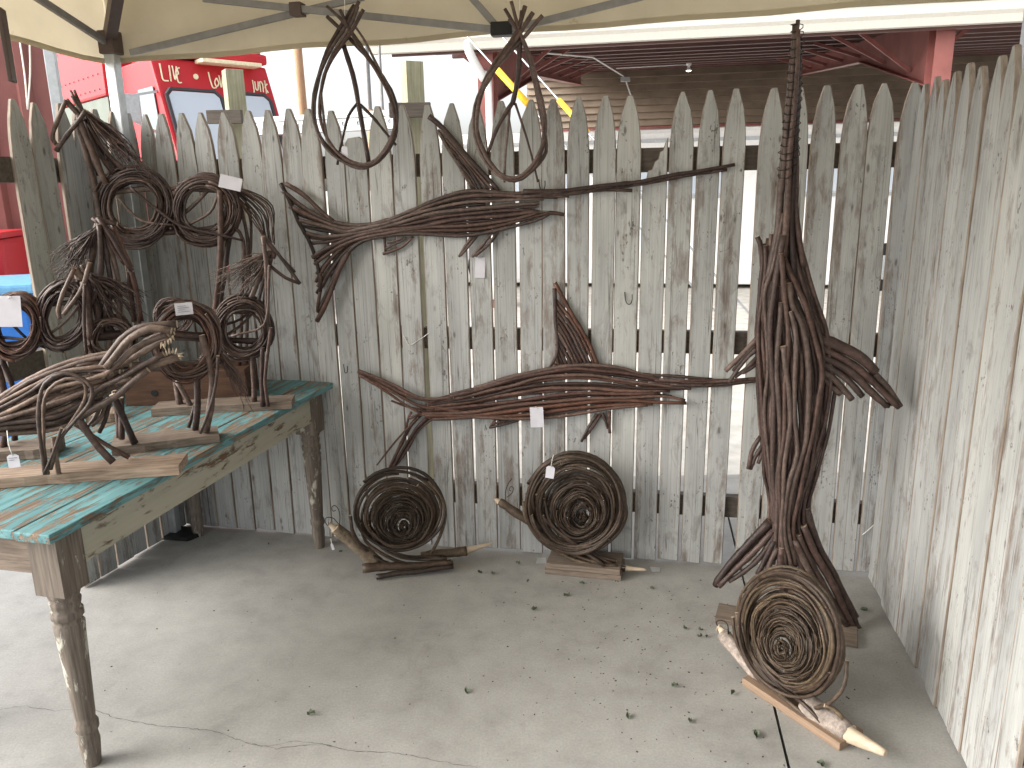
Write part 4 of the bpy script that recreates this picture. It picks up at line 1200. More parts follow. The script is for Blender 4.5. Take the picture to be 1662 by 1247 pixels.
twigs(hb, 'mane', HB, zI([(1455, 530)])[0], zI([(1140, 690), (1180, 650), (1220, 740), (1290, 610), (1250, 780), (1330, 760)]), 80, .0013, .02, .04, sag=.01)
coil(hb, 'body_hoop', HB, zI([(1315, 940)])[0], 43, 47, 13, .0062, .02, 0, .1, .04, mat='bark')
coil(hb, 'body_hoop', HB, zI([(930, 880)])[0], 30, 28, 6, .004, .0, 0, .1, .03)
SS(hb, 'frame', HB, zI, [([(860, 850), (1100, 850), (1400, 850)], .013, .012, .0), ([(900, 990), (1150, 1000), (1400, 1010)], .013, .012, .0), ([(1190, 1000), (1280, 940), (1370, 850)], .006), ([(1180, 930), (1300, 890), (1360, 840)], .006)])
SS(hb, 'leg', HB, zK, [([(1050, 360), (1058, 520), (1062, 672)], .0105, .0115, .02)])
SS(hb, 'leg', HB, zK, [([(1112, 330), (1112, 520), (1116, 700)], .0095, .0105, .05), ([(1165, 200), (1140, 460), (1130, 560), (1148, 700)], .007, .0075, .06)])
SS(hb, 'leg', HB, zK, [([(560, 500), (575, 620), (600, 698)], .0125, .0125, .0)])
SS(hb, 'leg', HB, zK, [([(570, 540), (620, 620), (670, 715)], .0105, .0115, .03)])

# --- horse with the rusty hoop and tag
RS = .84
p0, p1 = at_height(182, 741, ZT), at_height(357, 718, ZT)
HC = Sheet(p0, p1)
HC = Sheet(p0 - HC.n * .055, p1 - HC.n * .055)
hc = thing('horse_sculpture', 'twig horse with a rust coloured rump hoop and printed tag, behind the alligator', 'sculpture', (p0 + p1) / 2)
foot_board(hc, p0, p1, .12, .026, 'board', -.03)
SS(hc, 'head', HC, zI, [([(400, 620), (340, 750), (315, 840), (325, 890)], .0075, .007, .03), ([(490, 588), (440, 720), (345, 868)], .008, .0075, .05), ([(425, 680), (380, 790), (345, 850)], .007, .006, .0), ([(400, 625), (455, 670)], .014, .013, .02), ([(475, 570), (470, 640)], .007, .007, .0), ([(440, 600), (470, 660)], .006, .006, .03)], mat='bark_grey')
SS(hc, 'neck', HC, zI, [([(450, 690), (475, 830), (490, 1000)], .0125, .013, .03), ([(470, 660), (520, 820), (545, 1000)], .0125, .013, .0), ([(455, 700), (452, 880), (470, 1090)], .006, .006, .06), ([(490, 680), (560, 860), (640, 1000)], .008), ([(500, 690), (600, 860), (680, 960)], .006), ([(480, 680), (540, 860), (600, 1000)], .009)])
twigs(hc, 'mane', HC, zI([(480, 650)])[0], zI([(700, 740), (780, 760), (770, 870), (720, 900), (640, 900), (580, 880)]), 95, .0014, .02, .05, mat='bark_red')
coil(hc, 'body_hoop', HC, zI([(600, 1005)])[0], 36, 34, 9, .0062, .0, 0, .1, .04)
coil(hc, 'body_hoop', HC, zI([(1005, 1012)])[0], 50, 58, 16, .0055, .0, .1, .09, .05, mat='bark_red')
SS(hc, 'frame', HC, zI, [([(500, 985), (800, 965), (1105, 985)], .016, .015, .0), ([(620, 1140), (850, 1150), (1110, 1125)], .016, .015, .0)])
SS(hc, 'leg', HC, zJ, [([(610, 700), (625, 830), (632, 955)], .010, .011, .0)])
SS(hc, 'leg', HC, zJ, [([(600, 720), (655, 850), (718, 985)], .0125, .013, .05), ([(640, 740), (650, 960)], .011, .012, .02)])
SS(hc, 'leg', HC, zK, [([(735, 250), (790, 480), (790, 620), (760, 865)], .0135, .0135, .03), ([(830, 380), (810, 620), (720, 872)], .006, .0055, .055)])
SS(hc, 'leg', HC, zK, [([(700, 500), (700, 680), (690, 848)], .0125, .0125, .0), ([(690, 690), (645, 835)], .007, .0065, -.03)])
twigs(hc, 'tail', HC, zK([(830, 350)])[0], zK([(860, 560), (1000, 560), (1060, 600), (1040, 700), (930, 640)]), 40, .0013, .0, .05)
price_tag(zI([(992, 836)])[0], HC, .07, .050, .036, 'white printed tag on the rust coloured hoop of a twig horse', tilt=0.03, notch=False, lines=4)

# --- horse at the blue bin end
RS = .80
p0, p1 = at_height(-60, 753, ZT), at_height(84, 744, ZT)
HD = Sheet(p0, p1)
HD = Sheet(p0 - HD.n * .05, p1 - HD.n * .05)
hd_ = thing('horse_sculpture', 'twig horse with a blank tag on its rump, in front of the blue bin', 'sculpture', (p0 + p1) / 2)
foot_board(hd_, p0, p1, .11, .03, 'board')
SS(hd_, 'head', HD, zI, [([(528, 340), (620, 480), (712, 632)], .010, .009, .03), ([(605, 372), (650, 490), (712, 610)], .009, .008, .0), ([(500, 342), (560, 400), (600, 500), (680, 600)], .008, .007, .02), ([(520, 342), (545, 360), (630, 380)], .012, .010, .02)], mat='bark_red')
SS(hd_, 'neck', HD, zI, [([(540, 380), (545, 520), (530, 700), (470, 860)], .010, .011, .03), ([(530, 380), (505, 500), (480, 640), (430, 820)], .013, .013, .0), ([(545, 400), (580, 560), (600, 740), (560, 900)], .010), ([(560, 400), (610, 560), (640, 720), (640, 880)], .010), ([(520, 400), (480, 560), (420, 700)], .010)])
twigs(hd_, 'mane', HD, zI([(525, 400)])[0], zI([(300, 540), (235, 640), (290, 690), (350, 660), (420, 660)]), 80, .0013, .02, .05, sag=.01)
coil(hd_, 'body_hoop', HD, zI([(85, 935)])[0], 40, 50, 15, .0058, .0, .15, .1, .04, mat='bark_red')
coil(hd_, 'body_hoop', HD, zI([(340, 870)])[0], 39, 52, 13, .0062, .0, .25, .1, .04)
SS(hd_, 'frame', HD, zI, [([(-40, 850), (130, 825), (450, 798)], .011, .010, .0), ([(-60, 1035), (150, 1020), (450, 990)], .014, .013, .0), ([(0, 990), (200, 1000), (330, 920), (450, 800)], .006), ([(30, 880), (150, 1000), (250, 1050)], .006)])
SS(hd_, 'leg', HD, zJ, [([(-20, 560), (30, 780), (20, 1005)], .013, .013, .0)])
SS(hd_, 'leg', HD, zJ, [([(0, 520), (70, 700), (80, 965)], .011, .012, -.04)])
SS(hd_, 'leg', HD, zI, [([(690, 640), (705, 780), (715, 905)], .006, .006, .0), ([(705, 620), (735, 760), (750, 910)], .006, .006, .01), ([(715, 640), (750, 760), (770, 900)], .005, .005, -.01), ([(695, 620), (720, 780), (735, 900)], .005, .005, -.02)], mat='bark_red')
price_tag(zI([(52, 850)])[0], HD, .07, .062, .088, 'large blank white tag in front of the blue bin', zI([(62, 770)])[0], tilt=-.04, notch=False)

# --- open jawed animal at the front
RS = .72
p0, p1 = at_height(-70, 798, ZT), at_height(291, 772, ZT)
CR = Sheet(p0, p1)
CR = Sheet(p0 - CR.n * .055, p1 - CR.n * .055)
cr = thing('alligator_sculpture', 'twig alligator with open toothed jaws on a driftwood board at the front of the table', 'sculpture', (p0 + p1) / 2)
foot_board(cr, p0, p1, .105, .028, 'driftwood', .02)
body = [
    ([(-90, 800), (0, 740), (150, 650), (330, 562), (480, 520), (628, 495)], .0125), ([(-90, 815), (0, 757), (200, 635), (400, 560), (560, 524), (618, 516)], .0115),
    ([(-90, 830), (0, 775), (150, 692), (330, 602), (480, 580), (690, 567)], .0095), ([(-90, 845), (0, 795), (180, 702), (300, 612), (470, 596), (640, 604)], .0095),
    ([(-90, 870), (0, 832), (150, 762), (300, 692), (450, 650), (600, 598)], .0115), ([(-90, 885), (0, 855), (200, 800), (350, 748), (500, 688), (700, 640)], .0125),
    ([(-90, 900), (0, 880), (200, 858), (330, 828), (450, 755), (560, 680), (700, 600)], .0125), ([(-90, 915), (0, 903), (200, 880), (320, 860), (420, 800), (520, 720)], .0115),
    ([(-90, 935), (0, 930), (250, 918), (350, 890), (430, 850), (510, 795)], .0115)]
L = [([CR.at(*p, .045 * math.sin((i + 1) / 10 * 3.14) + RND.uniform(-.008, .008)) for p in zJ(c)], r * .8, r * .85) for i, (c, r) in enumerate(body)]
C = [l[0] for l in L]
for a, b in zip(C, C[1:]):
    for t in (.2, .4, .6, .8):
        e = [p - CR.n * RND.uniform(.008, .05) for p in between(a, b, t, 10)]
        L.append((e[:len(e) - RND.randint(0, 2)], .0095, .0095))
bundle(cr, 'body', L, 'bark_grey')
ju = SS(cr, 'upper_jaw', CR, zJ, [([(520, 600), (600, 485), (680, 402), (780, 357), (942, 346)], .012, .013, .03), ([(560, 580), (630, 500), (700, 425), (800, 372), (912, 382)], .0125, .0135, .06), ([(560, 620), (640, 548), (720, 475), (820, 432), (895, 398)], .0105, .012, .05), ([(580, 640), (650, 565), (740, 512), (850, 452), (920, 425)], .0125, .012, .03), ([(500, 660), (600, 590), (700, 505), (850, 440)], .0105, .0105, .0), ([(560, 560), (660, 450), (760, 390), (930, 372)], .012, .012, -.03), ([(590, 600), (700, 500), (820, 420), (930, 392)], .012, .012, -.05)], mat='bark_grey')
jl = SS(cr, 'lower_jaw', CR, zJ, [([(450, 760), (520, 702), (640, 642), (750, 570), (872, 508)], .0115, .0115, .05), ([(560, 700), (700, 625), (830, 562), (957, 520)], .0135, .0145, .03), ([(430, 845), (600, 742), (700, 662), (792, 595)], .0125, .0125, .055), ([(480, 760), (640, 660), (780, 585), (900, 540)], .012, .012, -.02), ([(500, 740), (620, 650), (740, 590), (850, 530)], .010, .010, .0)], mat='bark_grey')
for x, y, dx, dy, p in [(862, 446, -8, 34, ju), (880, 440, 0, 32, ju), (895, 432, 3, 30, ju), (908, 424, 5, 28, ju), (918, 412, 12, 26, ju), (870, 455, 10, 30, ju), (902, 505, -2, -34, jl), (918, 505, 4, -32, jl), (935, 505, 6, -30, jl), (945, 512, 34, -10, jl), (890, 512, -8, -30, jl), (950, 518, 30, 4, jl)]:
    A, B = [CR.at(*q, .05 + RND.uniform(-.02, .01)) for q in zJ([(x, y), (x + dx, y + dy)])]
    MB().tube([A, A.lerp(B, .6), B], [.0035, .0024, .0006], 6, 0, 0).build('tooth', 'cut', p)
SS(cr, 'leg', CR, zJ, [([(240, 1150), (212, 950), (206, 790), (240, 665), (330, 616), (420, 630), (490, 682), (480, 765), (400, 862), (320, 970), (268, 1120)], .0075, .007, .085), ([(255, 1150), (232, 950), (230, 800), (262, 702), (350, 642), (440, 652), (458, 720), (430, 800), (330, 940), (245, 1135)], .0068, .006, .065), ([(285, 945), (295, 1050), (312, 1148)], .0095, .0095, .05), ([(330, 900), (280, 1030), (240, 1140)], .006, .005, .09)], mat='bark_grey')
SS(cr, 'leg', CR, zJ, [([(415, 850), (500, 970), (602, 1082)], .0135, .014, .03)], mat='bark')
SS(cr, 'leg', CR, zJ, [([(400, 880), (540, 975), (690, 1062)], .009, .009, -.03)], mat='bark')
SS(cr, 'leg', CR, zJ, [([(575, 740), (540, 840), (490, 890)], .0085, .0085, -.05), ([(590, 740), (560, 860), (530, 925)], .008, .008, -.05), ([(550, 750), (500, 860), (440, 920)], .008, .008, -.05)], mat='bark')
price_tag(zJ([(72, 1078)])[0], CR, .085, .030, .036, 'white tag dangling in front of the alligator board', zJ([(38, 915)])[0], tilt=.05, lines=2)
# loose board behind
q0, q1 = at_height(140, 690, ZT), at_height(190, 684, ZT)
lb = thing('loose_board', 'short weathered board lying on the table behind the alligator', 'board', (q0 + q1) / 2)
foot_board(lb, q0, q1, .09, .03, 'driftwood')

# ================================================================== SMALL THINGS ON THE FENCE AND FLOOR
def hook(px, label, w=.014, h=.045):
    c = BF.at(*px, .009)
    u, d = V((0, 0, 1)), BF.d
    pts = [c + u * h * .5 - d * w, c - u * h * .1 - d * w * .8, c - u * h * .45 - d * w * .2, c - u * h * .45 + d * w * .6, c - u * h * .1 + d * w, c + u * h * .35 + d * w]
    o = MB().tube(spline([p + BF.n * (.012 if i > 1 else .002) for i, p in enumerate(pts)], .006), .0018, 6, 0, 0).build('hook', 'wire', None, origin=c)
    tag(o, label, 'hook')
hook((1020, 484), 'bent wire hook on the bare fence between the two marlins')
hook((880, 300), 'bent wire hook just beneath the hoop without a tag', .012, .04)
hook((562, 598), 'bent wire hook on the fence above the snail beside the table leg', .010, .035)
def cord(px, label, off=.012):
    P = [BF.at(*p, off) for p in px]
    o = MB().tube(spline(P, .01), .0013, 5, 0, 0).build('string', 'thread', None, origin=P[0])
    tag(o, label, 'string')
cord([(655, 545), (664, 560), (680, 552), (697, 540)], 'loose white string looped over a fence gap between tail fins')
cord([(1400, 868), (1412, 858), (1422, 850), (1428, 862), (1440, 858)], 'frayed white string on the fence corner near the floor', .02)
leaves = [(553, 897), (779, 931), (800, 932), (840, 916), (857, 945), (944, 948), (866, 990), (920, 968), (1058, 957), (1112, 1022), (1137, 1024), (1136, 1035), (1147, 1035), (1190, 1127), (1120, 1172), (1224, 1190), (1228, 1196), (868, 991), (757, 1124), (1095, 1115), (1332, 1243), (1402, 992), (1020, 1165), (436, 885), (505, 1160)]
def leaf(px, i):
    c = at_height(*px)
    r = random.Random(i * 7 + 3)
    L = r.uniform(.012, .026); a = r.uniform(0, 6.28)
    d, n = V((math.cos(a), math.sin(a), 0)), V((-math.sin(a), math.cos(a), 0))
    m = MB()
    rows = []
    for k in range(5):
        t = k / 4; w = L * .42 * math.sin(.25 + t * 2.6) * r.uniform(.7, 1.1)
        z = .002 + .006 * r.random()
        rows.append([c + d * (L * (t - .5)) + n * w + V((0, 0, z + r.uniform(.001, .009))), c + d * (L * (t - .5)) + V((0, 0, z * .6)), c + d * (L * (t - .5)) - n * w * r.uniform(.6, 1) + V((0, 0, z + r.uniform(.001, .009)))])
    for k in range(4):
        for j in range(2):
            m.add([rows[k][j], rows[k][j + 1], rows[k + 1][j + 1], rows[k + 1][j]], [(0, 1, 2), (0, 2, 3)])
    o = m.build('fallen_leaf', 'leaf', None, origin=c)
    tag(o, 'small crumpled green leaf lying on the concrete floor', 'leaf', 'crumpled leaves on the floor')
for i, p in enumerate(leaves): leaf(p, i)
m = MB()
for i in range(420):
    if i % 3: x, y = RND.gauss(1040, 150), RND.gauss(1020, 95)
    else: x, y = RND.uniform(150, 1480), RND.uniform(900, 1245)
    if y < 905: continue
    p = at_height(x, y)
    if p.y > 2.78 or (p.x - 1.05) > .2: continue
    s = RND.uniform(.0012, .0055); a = RND.uniform(0, 6.28)
    d, n = V((math.cos(a), math.sin(a), 0)) * s, V((-math.sin(a), math.cos(a), 0)) * s * RND.uniform(.3, .9)
    h = V((0, 0, RND.uniform(.001, .003)))
    m.add([p - d, p + n, p + d, p - n, p + h + d * .2], [(0, 1, 4), (1, 2, 4), (2, 3, 4), (3, 0, 4), (0, 3, 2, 1)])
o = m.build('leaf_crumbs', 'crumb'); tag(o, 'dark crumbs of dry leaf scattered over the concrete floor', 'debris', kind='stuff')
for i, q in enumerate([[(1055, 921), (1072, 922), (1071, 929), (1058, 929)], [(872, 906), (886, 906), (887, 915), (870, 915)]]):
    P = [at_height(*p) + V((0, 0, .0012)) for p in q]
    o = MB().prism(P, V((0, 0, .0008))).build('tape_piece', 'tape', None, origin=P[0])
    tag(o, ['scrap of silver tape on the floor past the tail tip of the tagged snail', 'scrap of silver tape on the floor behind the board of the tagged snail'][i], 'tape')

# ================================================================== BEYOND THE FENCE
# fence posts with short cross boards
def wood_post(px, top, y, label, boards, rot):
    b = at_depth(px, top, y)
    base = V((b.x, b.y, -0.12))
    t = thing('wooden_post', label, 'post', base)
    h = b.z + .12
    d = V((math.cos(rot), math.sin(rot), 0))
    MB().box(base + V((0, 0, h / 2)), (0, 0, 1), (h, .09, .09), 0, d).build('post', 'post', t, bevel=.003)
    for x0, x1, y0, y1 in boards:
        A, B = at_depth(x0, (y0 + y1) / 2, y - .10), at_depth(x1, (y0 + y1) / 2, y - .10)
        B.z = A.z = (A.z + B.z) / 2
        hh = abs(at_depth(x0, y0, y - .1).z - at_depth(x0, y1, y - .1).z)
        MB().bar(A, B, .035, hh).build('cross_board', 'rail', t, bevel=.002)
wood_post(377, 114, 4.35, 'square timber post standing in front of the red van', [(337, 393, 179, 201)], .55)
wood_post(668, 101, 4.15, 'square timber post with a grey cross board, between the two hanging hoops', [(632, 699, 167, 191)], .45)
# perforated steel beam
def perforated():
    A, B = at_depth(405, 206, 5.4), at_depth(646, 200, 5.0)
    A.z = B.z = (A.z + B.z) / 2
    d = (B - A).normalized(); n = V((d.y, -d.x, 0)); u = V((0, 0, 1))
    t = thing('steel_beam', 'grey steel channel beam with a row of round holes behind the pickets', 'beam', A)
    h = .060; m = MB(); N = 10; ln = (B - A).length; cw = ln / N
    for i in range(N):
        c = A + d * (cw * (i + .5))
        sq, ci = [], []
        for k in range(16):
            a = 6.2832 * k / 16
            x, y = math.cos(a), math.sin(a); s = max(abs(x), abs(y))
            sq.append(c + d * (x / s * cw / 2) + u * (y / s * h / 2)); ci.append(c + d * (x * .013) + u * (y * .013))
        vs = sq + ci + [p - n * .012 for p in ci]
        m.add(vs, [(k, (k + 1) % 16, (k + 1) % 16 + 16, k + 16) for k in range(16)] + [(k + 16, (k + 1) % 16 + 16, (k + 1) % 16 + 32, k + 32) for k in range(16)])
    m.build('web', 'steel', t)
    MB().box((A + B) / 2 + u * (h / 2 + .02) - n * .04, d, (ln, .10, .032)).build('flange', 'steel', t)
    MB().box((A + B) / 2 - u * (h / 2 + .006) - n * .04, d, (ln, .10, .012)).build('flange', 'steel', t)
    for f in (.06, .94):
        p = A.lerp(B, f) - n * .06
        MB().bar(V((p.x, p.y, -.12)), V((p.x, p.y, A.z - .05)), .07).build('leg', 'steel', t)
perforated()
def pole(name, label, px, y, r, mat, base_mat=None, cat='pole', top=4.2, lean=0.0):
    p = at_depth(px, 180, y)
    b = V((p.x, p.y, -.12))
    t = thing(name, label, cat, b)
    MB().tube([b, b.lerp(V((p.x + lean, p.y, top)), .5), V((p.x + lean, p.y, top))], r, 14, 0, 0).build('shaft', mat, t)
    if base_mat:
        MB().tube([b, V((p.x, p.y, at_depth(px, 178, y).z))], r * 1.35, 14, 0, 0).build('sleeve', base_mat, t)
pole('metal_pole', 'thicker grey metal pole with a rusty sleeve behind the tagged hoop', 600, 7.0, .022, 'strut', 'polewood')
pole('metal_pole', 'thin grey metal pole with a rusty sleeve just behind the tagged hoop', 621, 7.0, .013, 'strut', 'polewood')
pole('utility_pole', 'distant brown wooden utility pole beyond the red van', 495, 22.0, .11, 'polewood', cat='utility pole', top=9.5, lean=-.12)
up_ = at_depth(495, 180, 22.0)
for a, b, lab in (((764, 66), (930, 250), 'guy wire with a yellow sleeve slanting behind the untagged hoop'), ((835, 82), (960, 222), 'guy wire with a yellow sleeve slanting in front of the barn column')):
    A = V((up_.x - .1, up_.y, 9.3))
    B = at_depth(*b, 8.4); g = at_depth(*a, 9.4)
    d = (B - g).normalized()
    gb = g + d * ((-.12 - g.z) / d.z)
    t = thing('guy_wire', lab, 'wire', gb)
    MB().tube([gb, g, g - d * 2.5], .010, 6, 0, 0).build('wire', 'steel', t)
    s0, s1 = (.27, .58) if a[0] < 800 else (.60, .95)
    MB().tube([g.lerp(B, s0), g.lerp(B, s1)], .036 if a[0] < 800 else .03, 10, 0, 0).build('sleeve', 'yellow', t)

# ---- pole barn
UZ = 3.25
g0 = at_height(640, 78, UZ); g1 = at_height(1640, 26, UZ)
bu = (g1 - g0).normalized(); bv = V((-bu.y, bu.x, 0))
if bv.y < 0: bv = -bv
DEP, SLOPE = 12.0, 0.092
bo = V((g0.x, g0.y, 0))
barn = thing('pole_barn', 'open sided pole barn with maroon steel frames, brown siding and white gutter', 'barn', bo + V((0, 0, -.12)))
BL = (g1 - g0).length + 6
def bp(a, b, z): return bo + bu * a + bv * b + V((0, 0, z))
# roof sheet with purlins
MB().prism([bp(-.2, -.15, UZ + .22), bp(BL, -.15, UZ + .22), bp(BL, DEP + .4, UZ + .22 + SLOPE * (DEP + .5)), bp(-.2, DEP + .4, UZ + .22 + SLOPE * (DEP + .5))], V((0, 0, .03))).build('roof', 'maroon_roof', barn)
for i in range(12):
    b = .12 + i * (DEP - .3) / 11
    z = UZ + .215 + SLOPE * (b + .15)
    m = MB().box(bp((BL - .2) / 2, b, z - .09), bu, (BL, .02, .17)).box(bp((BL - .2) / 2, b + .04, z - .18), bu, (BL, .08, .012))
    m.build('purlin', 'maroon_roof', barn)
gm = MB()
gm.prism([bp(-.25, -.15, UZ - .10), bp(-.25, -.25, UZ - .10), bp(-.25, -.28, UZ - .02), bp(-.25, -.31, UZ + .02), bp(-.25, -.33, UZ + .12), bp(-.25, -.15, UZ + .12)], bu * (BL + .2))
gm.build('gutter', 'gutter', barn)
MB().prism([bp(-.25, -.14, UZ + .125), bp(-.25, -.345, UZ + .125), bp(-.25, -.345, UZ + .20), bp(-.25, -.14, UZ + .215)], bu * (BL + .2)).build('drip_edge', 'white', barn)
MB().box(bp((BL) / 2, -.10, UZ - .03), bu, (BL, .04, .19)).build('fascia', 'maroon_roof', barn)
# rear wall of horizontal boards, open below
zt = UZ + .2 + SLOPE * (DEP + .2)
zb = 2.98
nb = 9
for i in range(nb):
    h = (zt - zb) / nb
    z = zb + h * (i + .5)
    MB().prism([bp(-.3, DEP + .03, z - h / 2), bp(-.3, DEP - .095, z - h / 2 + .012), bp(-.3, DEP - .005, z + h / 2), bp(-.3, DEP + .03, z + h / 2)], bu * (BL + .3)).build('siding_board', 'siding', barn)
MB().box(bp(BL / 2, DEP - .13, zt + .02), bu, (BL, .05, .06)).build('trim', 'white', barn)
MB().box(bp(BL / 2, DEP - .02, zb - .05), bu, (BL, .20, .08)).build('girt', 'maroon', barn)
def frame(px):
    # position along the eave where image column px sits
    lo, hi = -2.0, BL
    for _ in range(50):
        a = (lo + hi) / 2
        d = bp(a, .1, UZ) - EYE
        x = 831 + FPX * d.dot(RT) / d.dot(FW)
        lo, hi = (a, hi) if x < px else (lo, a)
    w = .20
    cm = MB()
    for s in (-1, 1): cm.box(bp(a, .12 + s * .14, UZ / 2 + .01), (0, 0, 1), (UZ + .26, .2, .014), 0, bv)
    cm.box(bp(a, .12, UZ / 2 + .01), (0, 0, 1), (UZ + .26, .012, .266), 0, bv)
    o = cm.build('column', 'maroon', barn)
    rm_ = MB()
    top = lambda b: UZ + .02 + SLOPE * (b + .15) + .02
    dep = lambda b: .78 - .46 * min(1, b / 4.0)
    ks = [.28, 2, 4, 7, DEP - .3]
    for b0, b1 in zip(ks, ks[1:]):
        q = [bp(a, b0, top(b0)), bp(a, b1, top(b1)), bp(a, b1, top(b1) - dep(b1)), bp(a, b0, top(b0) - dep(b0))]
        rm_.prism([p - bu * .006 for p in q], bu * .012)
        rm_.prism([q[3] - bu * .09, q[3] + bu * .09, q[2] + bu * .09, q[2] - bu * .09], V((0, 0, -.014)))
    rm_.build('rafter', 'maroon', barn)
    for b in (1.2, 2.6, 4.2, 5.6, 7.2, 9.0):
        for s in (-1, 1):
            MB().bar(bp(a + s * .02, b, top(b) - dep(b) + .08), bp(a + s * .75, b + .1, top(b) + .02), .05, .05).build('brace', 'maroon', barn)
frame(790); frame(1532)
MB().tube(spline([bp(1.05, -.24, UZ + .05), bp(1.05, -.24, UZ - .12), bp(1.18, -.05, UZ - .42), bp(1.24, .0, UZ - .6), bp(1.24, .0, 0.0)], .06), .055, 10, 0, 0).build('downspout', 'white', barn)
# conduit and lamp
cz = lambda b: UZ + .02 + SLOPE * (b + .15)
def bpx(px, py, b):
    d = ray(px, py); A = bp(0, b, 0)
    return EYE + d * ((A - EYE).dot(bv) / d.dot(bv))
cm = MB()
cm.tube([bpx(880, 86, 2.2), bpx(962, 93, 3.5), bpx(1012, 124, 7.5)], .014, 6, 0, 0)
cm.tube([bpx(1000, 111, 6.0), bpx(1116, 105, 6.0)], .010, 6, 0, 0)
cm.tube([bpx(1016, 132, 7.5), bpx(1024, 156, 7.5), bpx(1030, 230, 7.5)], .016, 6, 0, 0)
cm.build('conduit', 'white', barn)
q = bpx(1015, 129, 7.45)
MB().box(q, bu, (.20, .08, .09)).build('junction_box', 'steel', barn)
q = bpx(1118, 105, 6.0)
lf = MB().lathe((q.x, q.y, q.z - .11), [(.055, 0), (.03, .05), (.02, .09), (.05, .10), (.05, .13)], 14).build('lamp', 'white', barn)
MB().lathe((q.x, q.y, q.z - .125), [(.015, 0), (.045, .012), (.05, .02)], 14).build('bulb', 'bulb', lf)

# ---- white trailer seen through the gaps under the barn
ta, tbb = at_depth(700, 300, 13.2), at_depth(1560, 300, 11.6)
td = V((tbb.x - ta.x, tbb.y - ta.y, 0)); tlen = td.length; td.normalize(); tn = V((-td.y, td.x, 0))
tr = thing('trailer', 'long white trailer parked under the barn, glimpsed through the fence gaps', 'trailer', V((ta.x, ta.y, -.12)))
zc = lambda z: V((0, 0, z))
mid = V((ta.x, ta.y, 0)) + td * tlen / 2 + tn * 1.1
MB().box(mid + zc(1.12), td, (tlen, 2.2, 2.36)).build('body', 'white', tr, bevel=.08)
MB().box(mid - tn * 1.12 + zc(2.12), td, (tlen - .4, .02, .05)).build('trim', 'steel', tr)
for f in (.2, .5, .8):
    w = MB().box(V((ta.x, ta.y, 0)) + td * (tlen * f) - tn * .012 + zc(1.6), td, (1.6, .03, .55)).build('window', 'glass', tr, bevel=.01)
    MB().box(V((ta.x, ta.y, 0)) + td * (tlen * f) - tn * .02 + zc(1.29), td, (1.7, .05, .05)).build('sill', 'steel', w)
for f in (.12, .88):
    c = V((ta.x, ta.y, 0)) + td * (tlen * f) + tn * .02 + zc(.23)
    w = MB().tube([c - tn * .12, c + tn * .12], .35, 18, 0, 0).build('wheel', 'black', tr)
    MB().tube([c - tn * .13, c - tn * .115], .18, 14, 0, 0).build('rim', 'steel', w)

# ---- red step van
T1 = at_depth(244, 96, 10.8); T2 = at_depth(433, 117, 11.9)
T2.z = T1.z
vw = V((T2.x - T1.x, T2.y - T1.y, 0)); VW = vw.length; vw.normalize()
vf = V((vw.y, -vw.x, 0))
if vf.y > 0: vf = -vf
van = thing('step_van', 'red step van with cream hand painted lettering over its windscreens', 'van', V((T1.x, T1.y, -.12)))
zt_ = T1.z
vo = V((T1.x, T1.y, 0))
def vp(f, w, z): return vo + vf * f + vw * w + V((0, 0, z))
WSL = 0.42                                    # windscreen leans forward this much per metre down
fr = lambda z: (zt_ - z) * WSL
zh, zw = zt_ - .36, 1.62
prof = [(-1.3, zt_ + .03), (-.02, zt_ + .03), (fr(zh), zh), (fr(zw), zw), (fr(zw) + .55, 1.25), (fr(zw) + .62, .45), (-1.3, .45)]
MB().prism([vp(f, 0, z) for f, z in prof], vw * VW).build('body', 'red', van, bevel=.03)
zcb = at_depth(200, 157, 11.8).z
MB().box(vp(-3.1, VW / 2, zcb + .7), vf, (3.6, VW + .36, 1.4)).build('cargo_box', 'red', van, bevel=.03)
MB().box(vp(-3.1, VW / 2, (zcb + .4) / 2 - .005), vf, (3.56, VW + .3, zcb - .41)).build('lower_side', 'greygreen', van, bevel=.01)
rv = MB()
for i in range(16):
    for z in (zcb + .10, zcb + .30, zcb + .75):
        c = vp(-4.8 + i * .22, -.185, z)
        rv.tube([c, c - vw * .008], .012, 6, 0, 0)
o = rv.build('rivets', 'seal', van); o['kind'] = 'stuff'
def on_front(w, z, off=.0): return vp(fr(z) + off, w, z)
def pane(w0, w1, z0, z1):
    m = MB().prism([on_front(w0, z0, .012), on_front(w1, z0, .012), on_front(w1, z1 - .06, .012), on_front(w1 - .06, z1, .012), on_front(w0 + .06, z1, .012), on_front(w0, z1 - .06, .012)], vf * .012)
    f = m.build('windscreen', 'glass', van)
    e = .03
    fm_ = MB()
    P = [on_front(w0 - e, z0 - e, .02), on_front(w1 + e, z0 - e, .02), on_front(w1 + e, z1 - .05, .02), on_front(w1 - .04, z1 + e, .02), on_front(w0 + .04, z1 + e, .02), on_front(w0 - e, z1 - .05, .02)]
    for a, b in zip(P, P[1:] + P[:1]): fm_.bar(a, b, .035, .035)
    fm_.build('seal', 'seal', f)
mid_w = VW * .52
pane(.10, mid_w - .06, zw + .05, zh - .03)
pane(mid_w + .06, VW - .12, zw + .05, zh - .03)
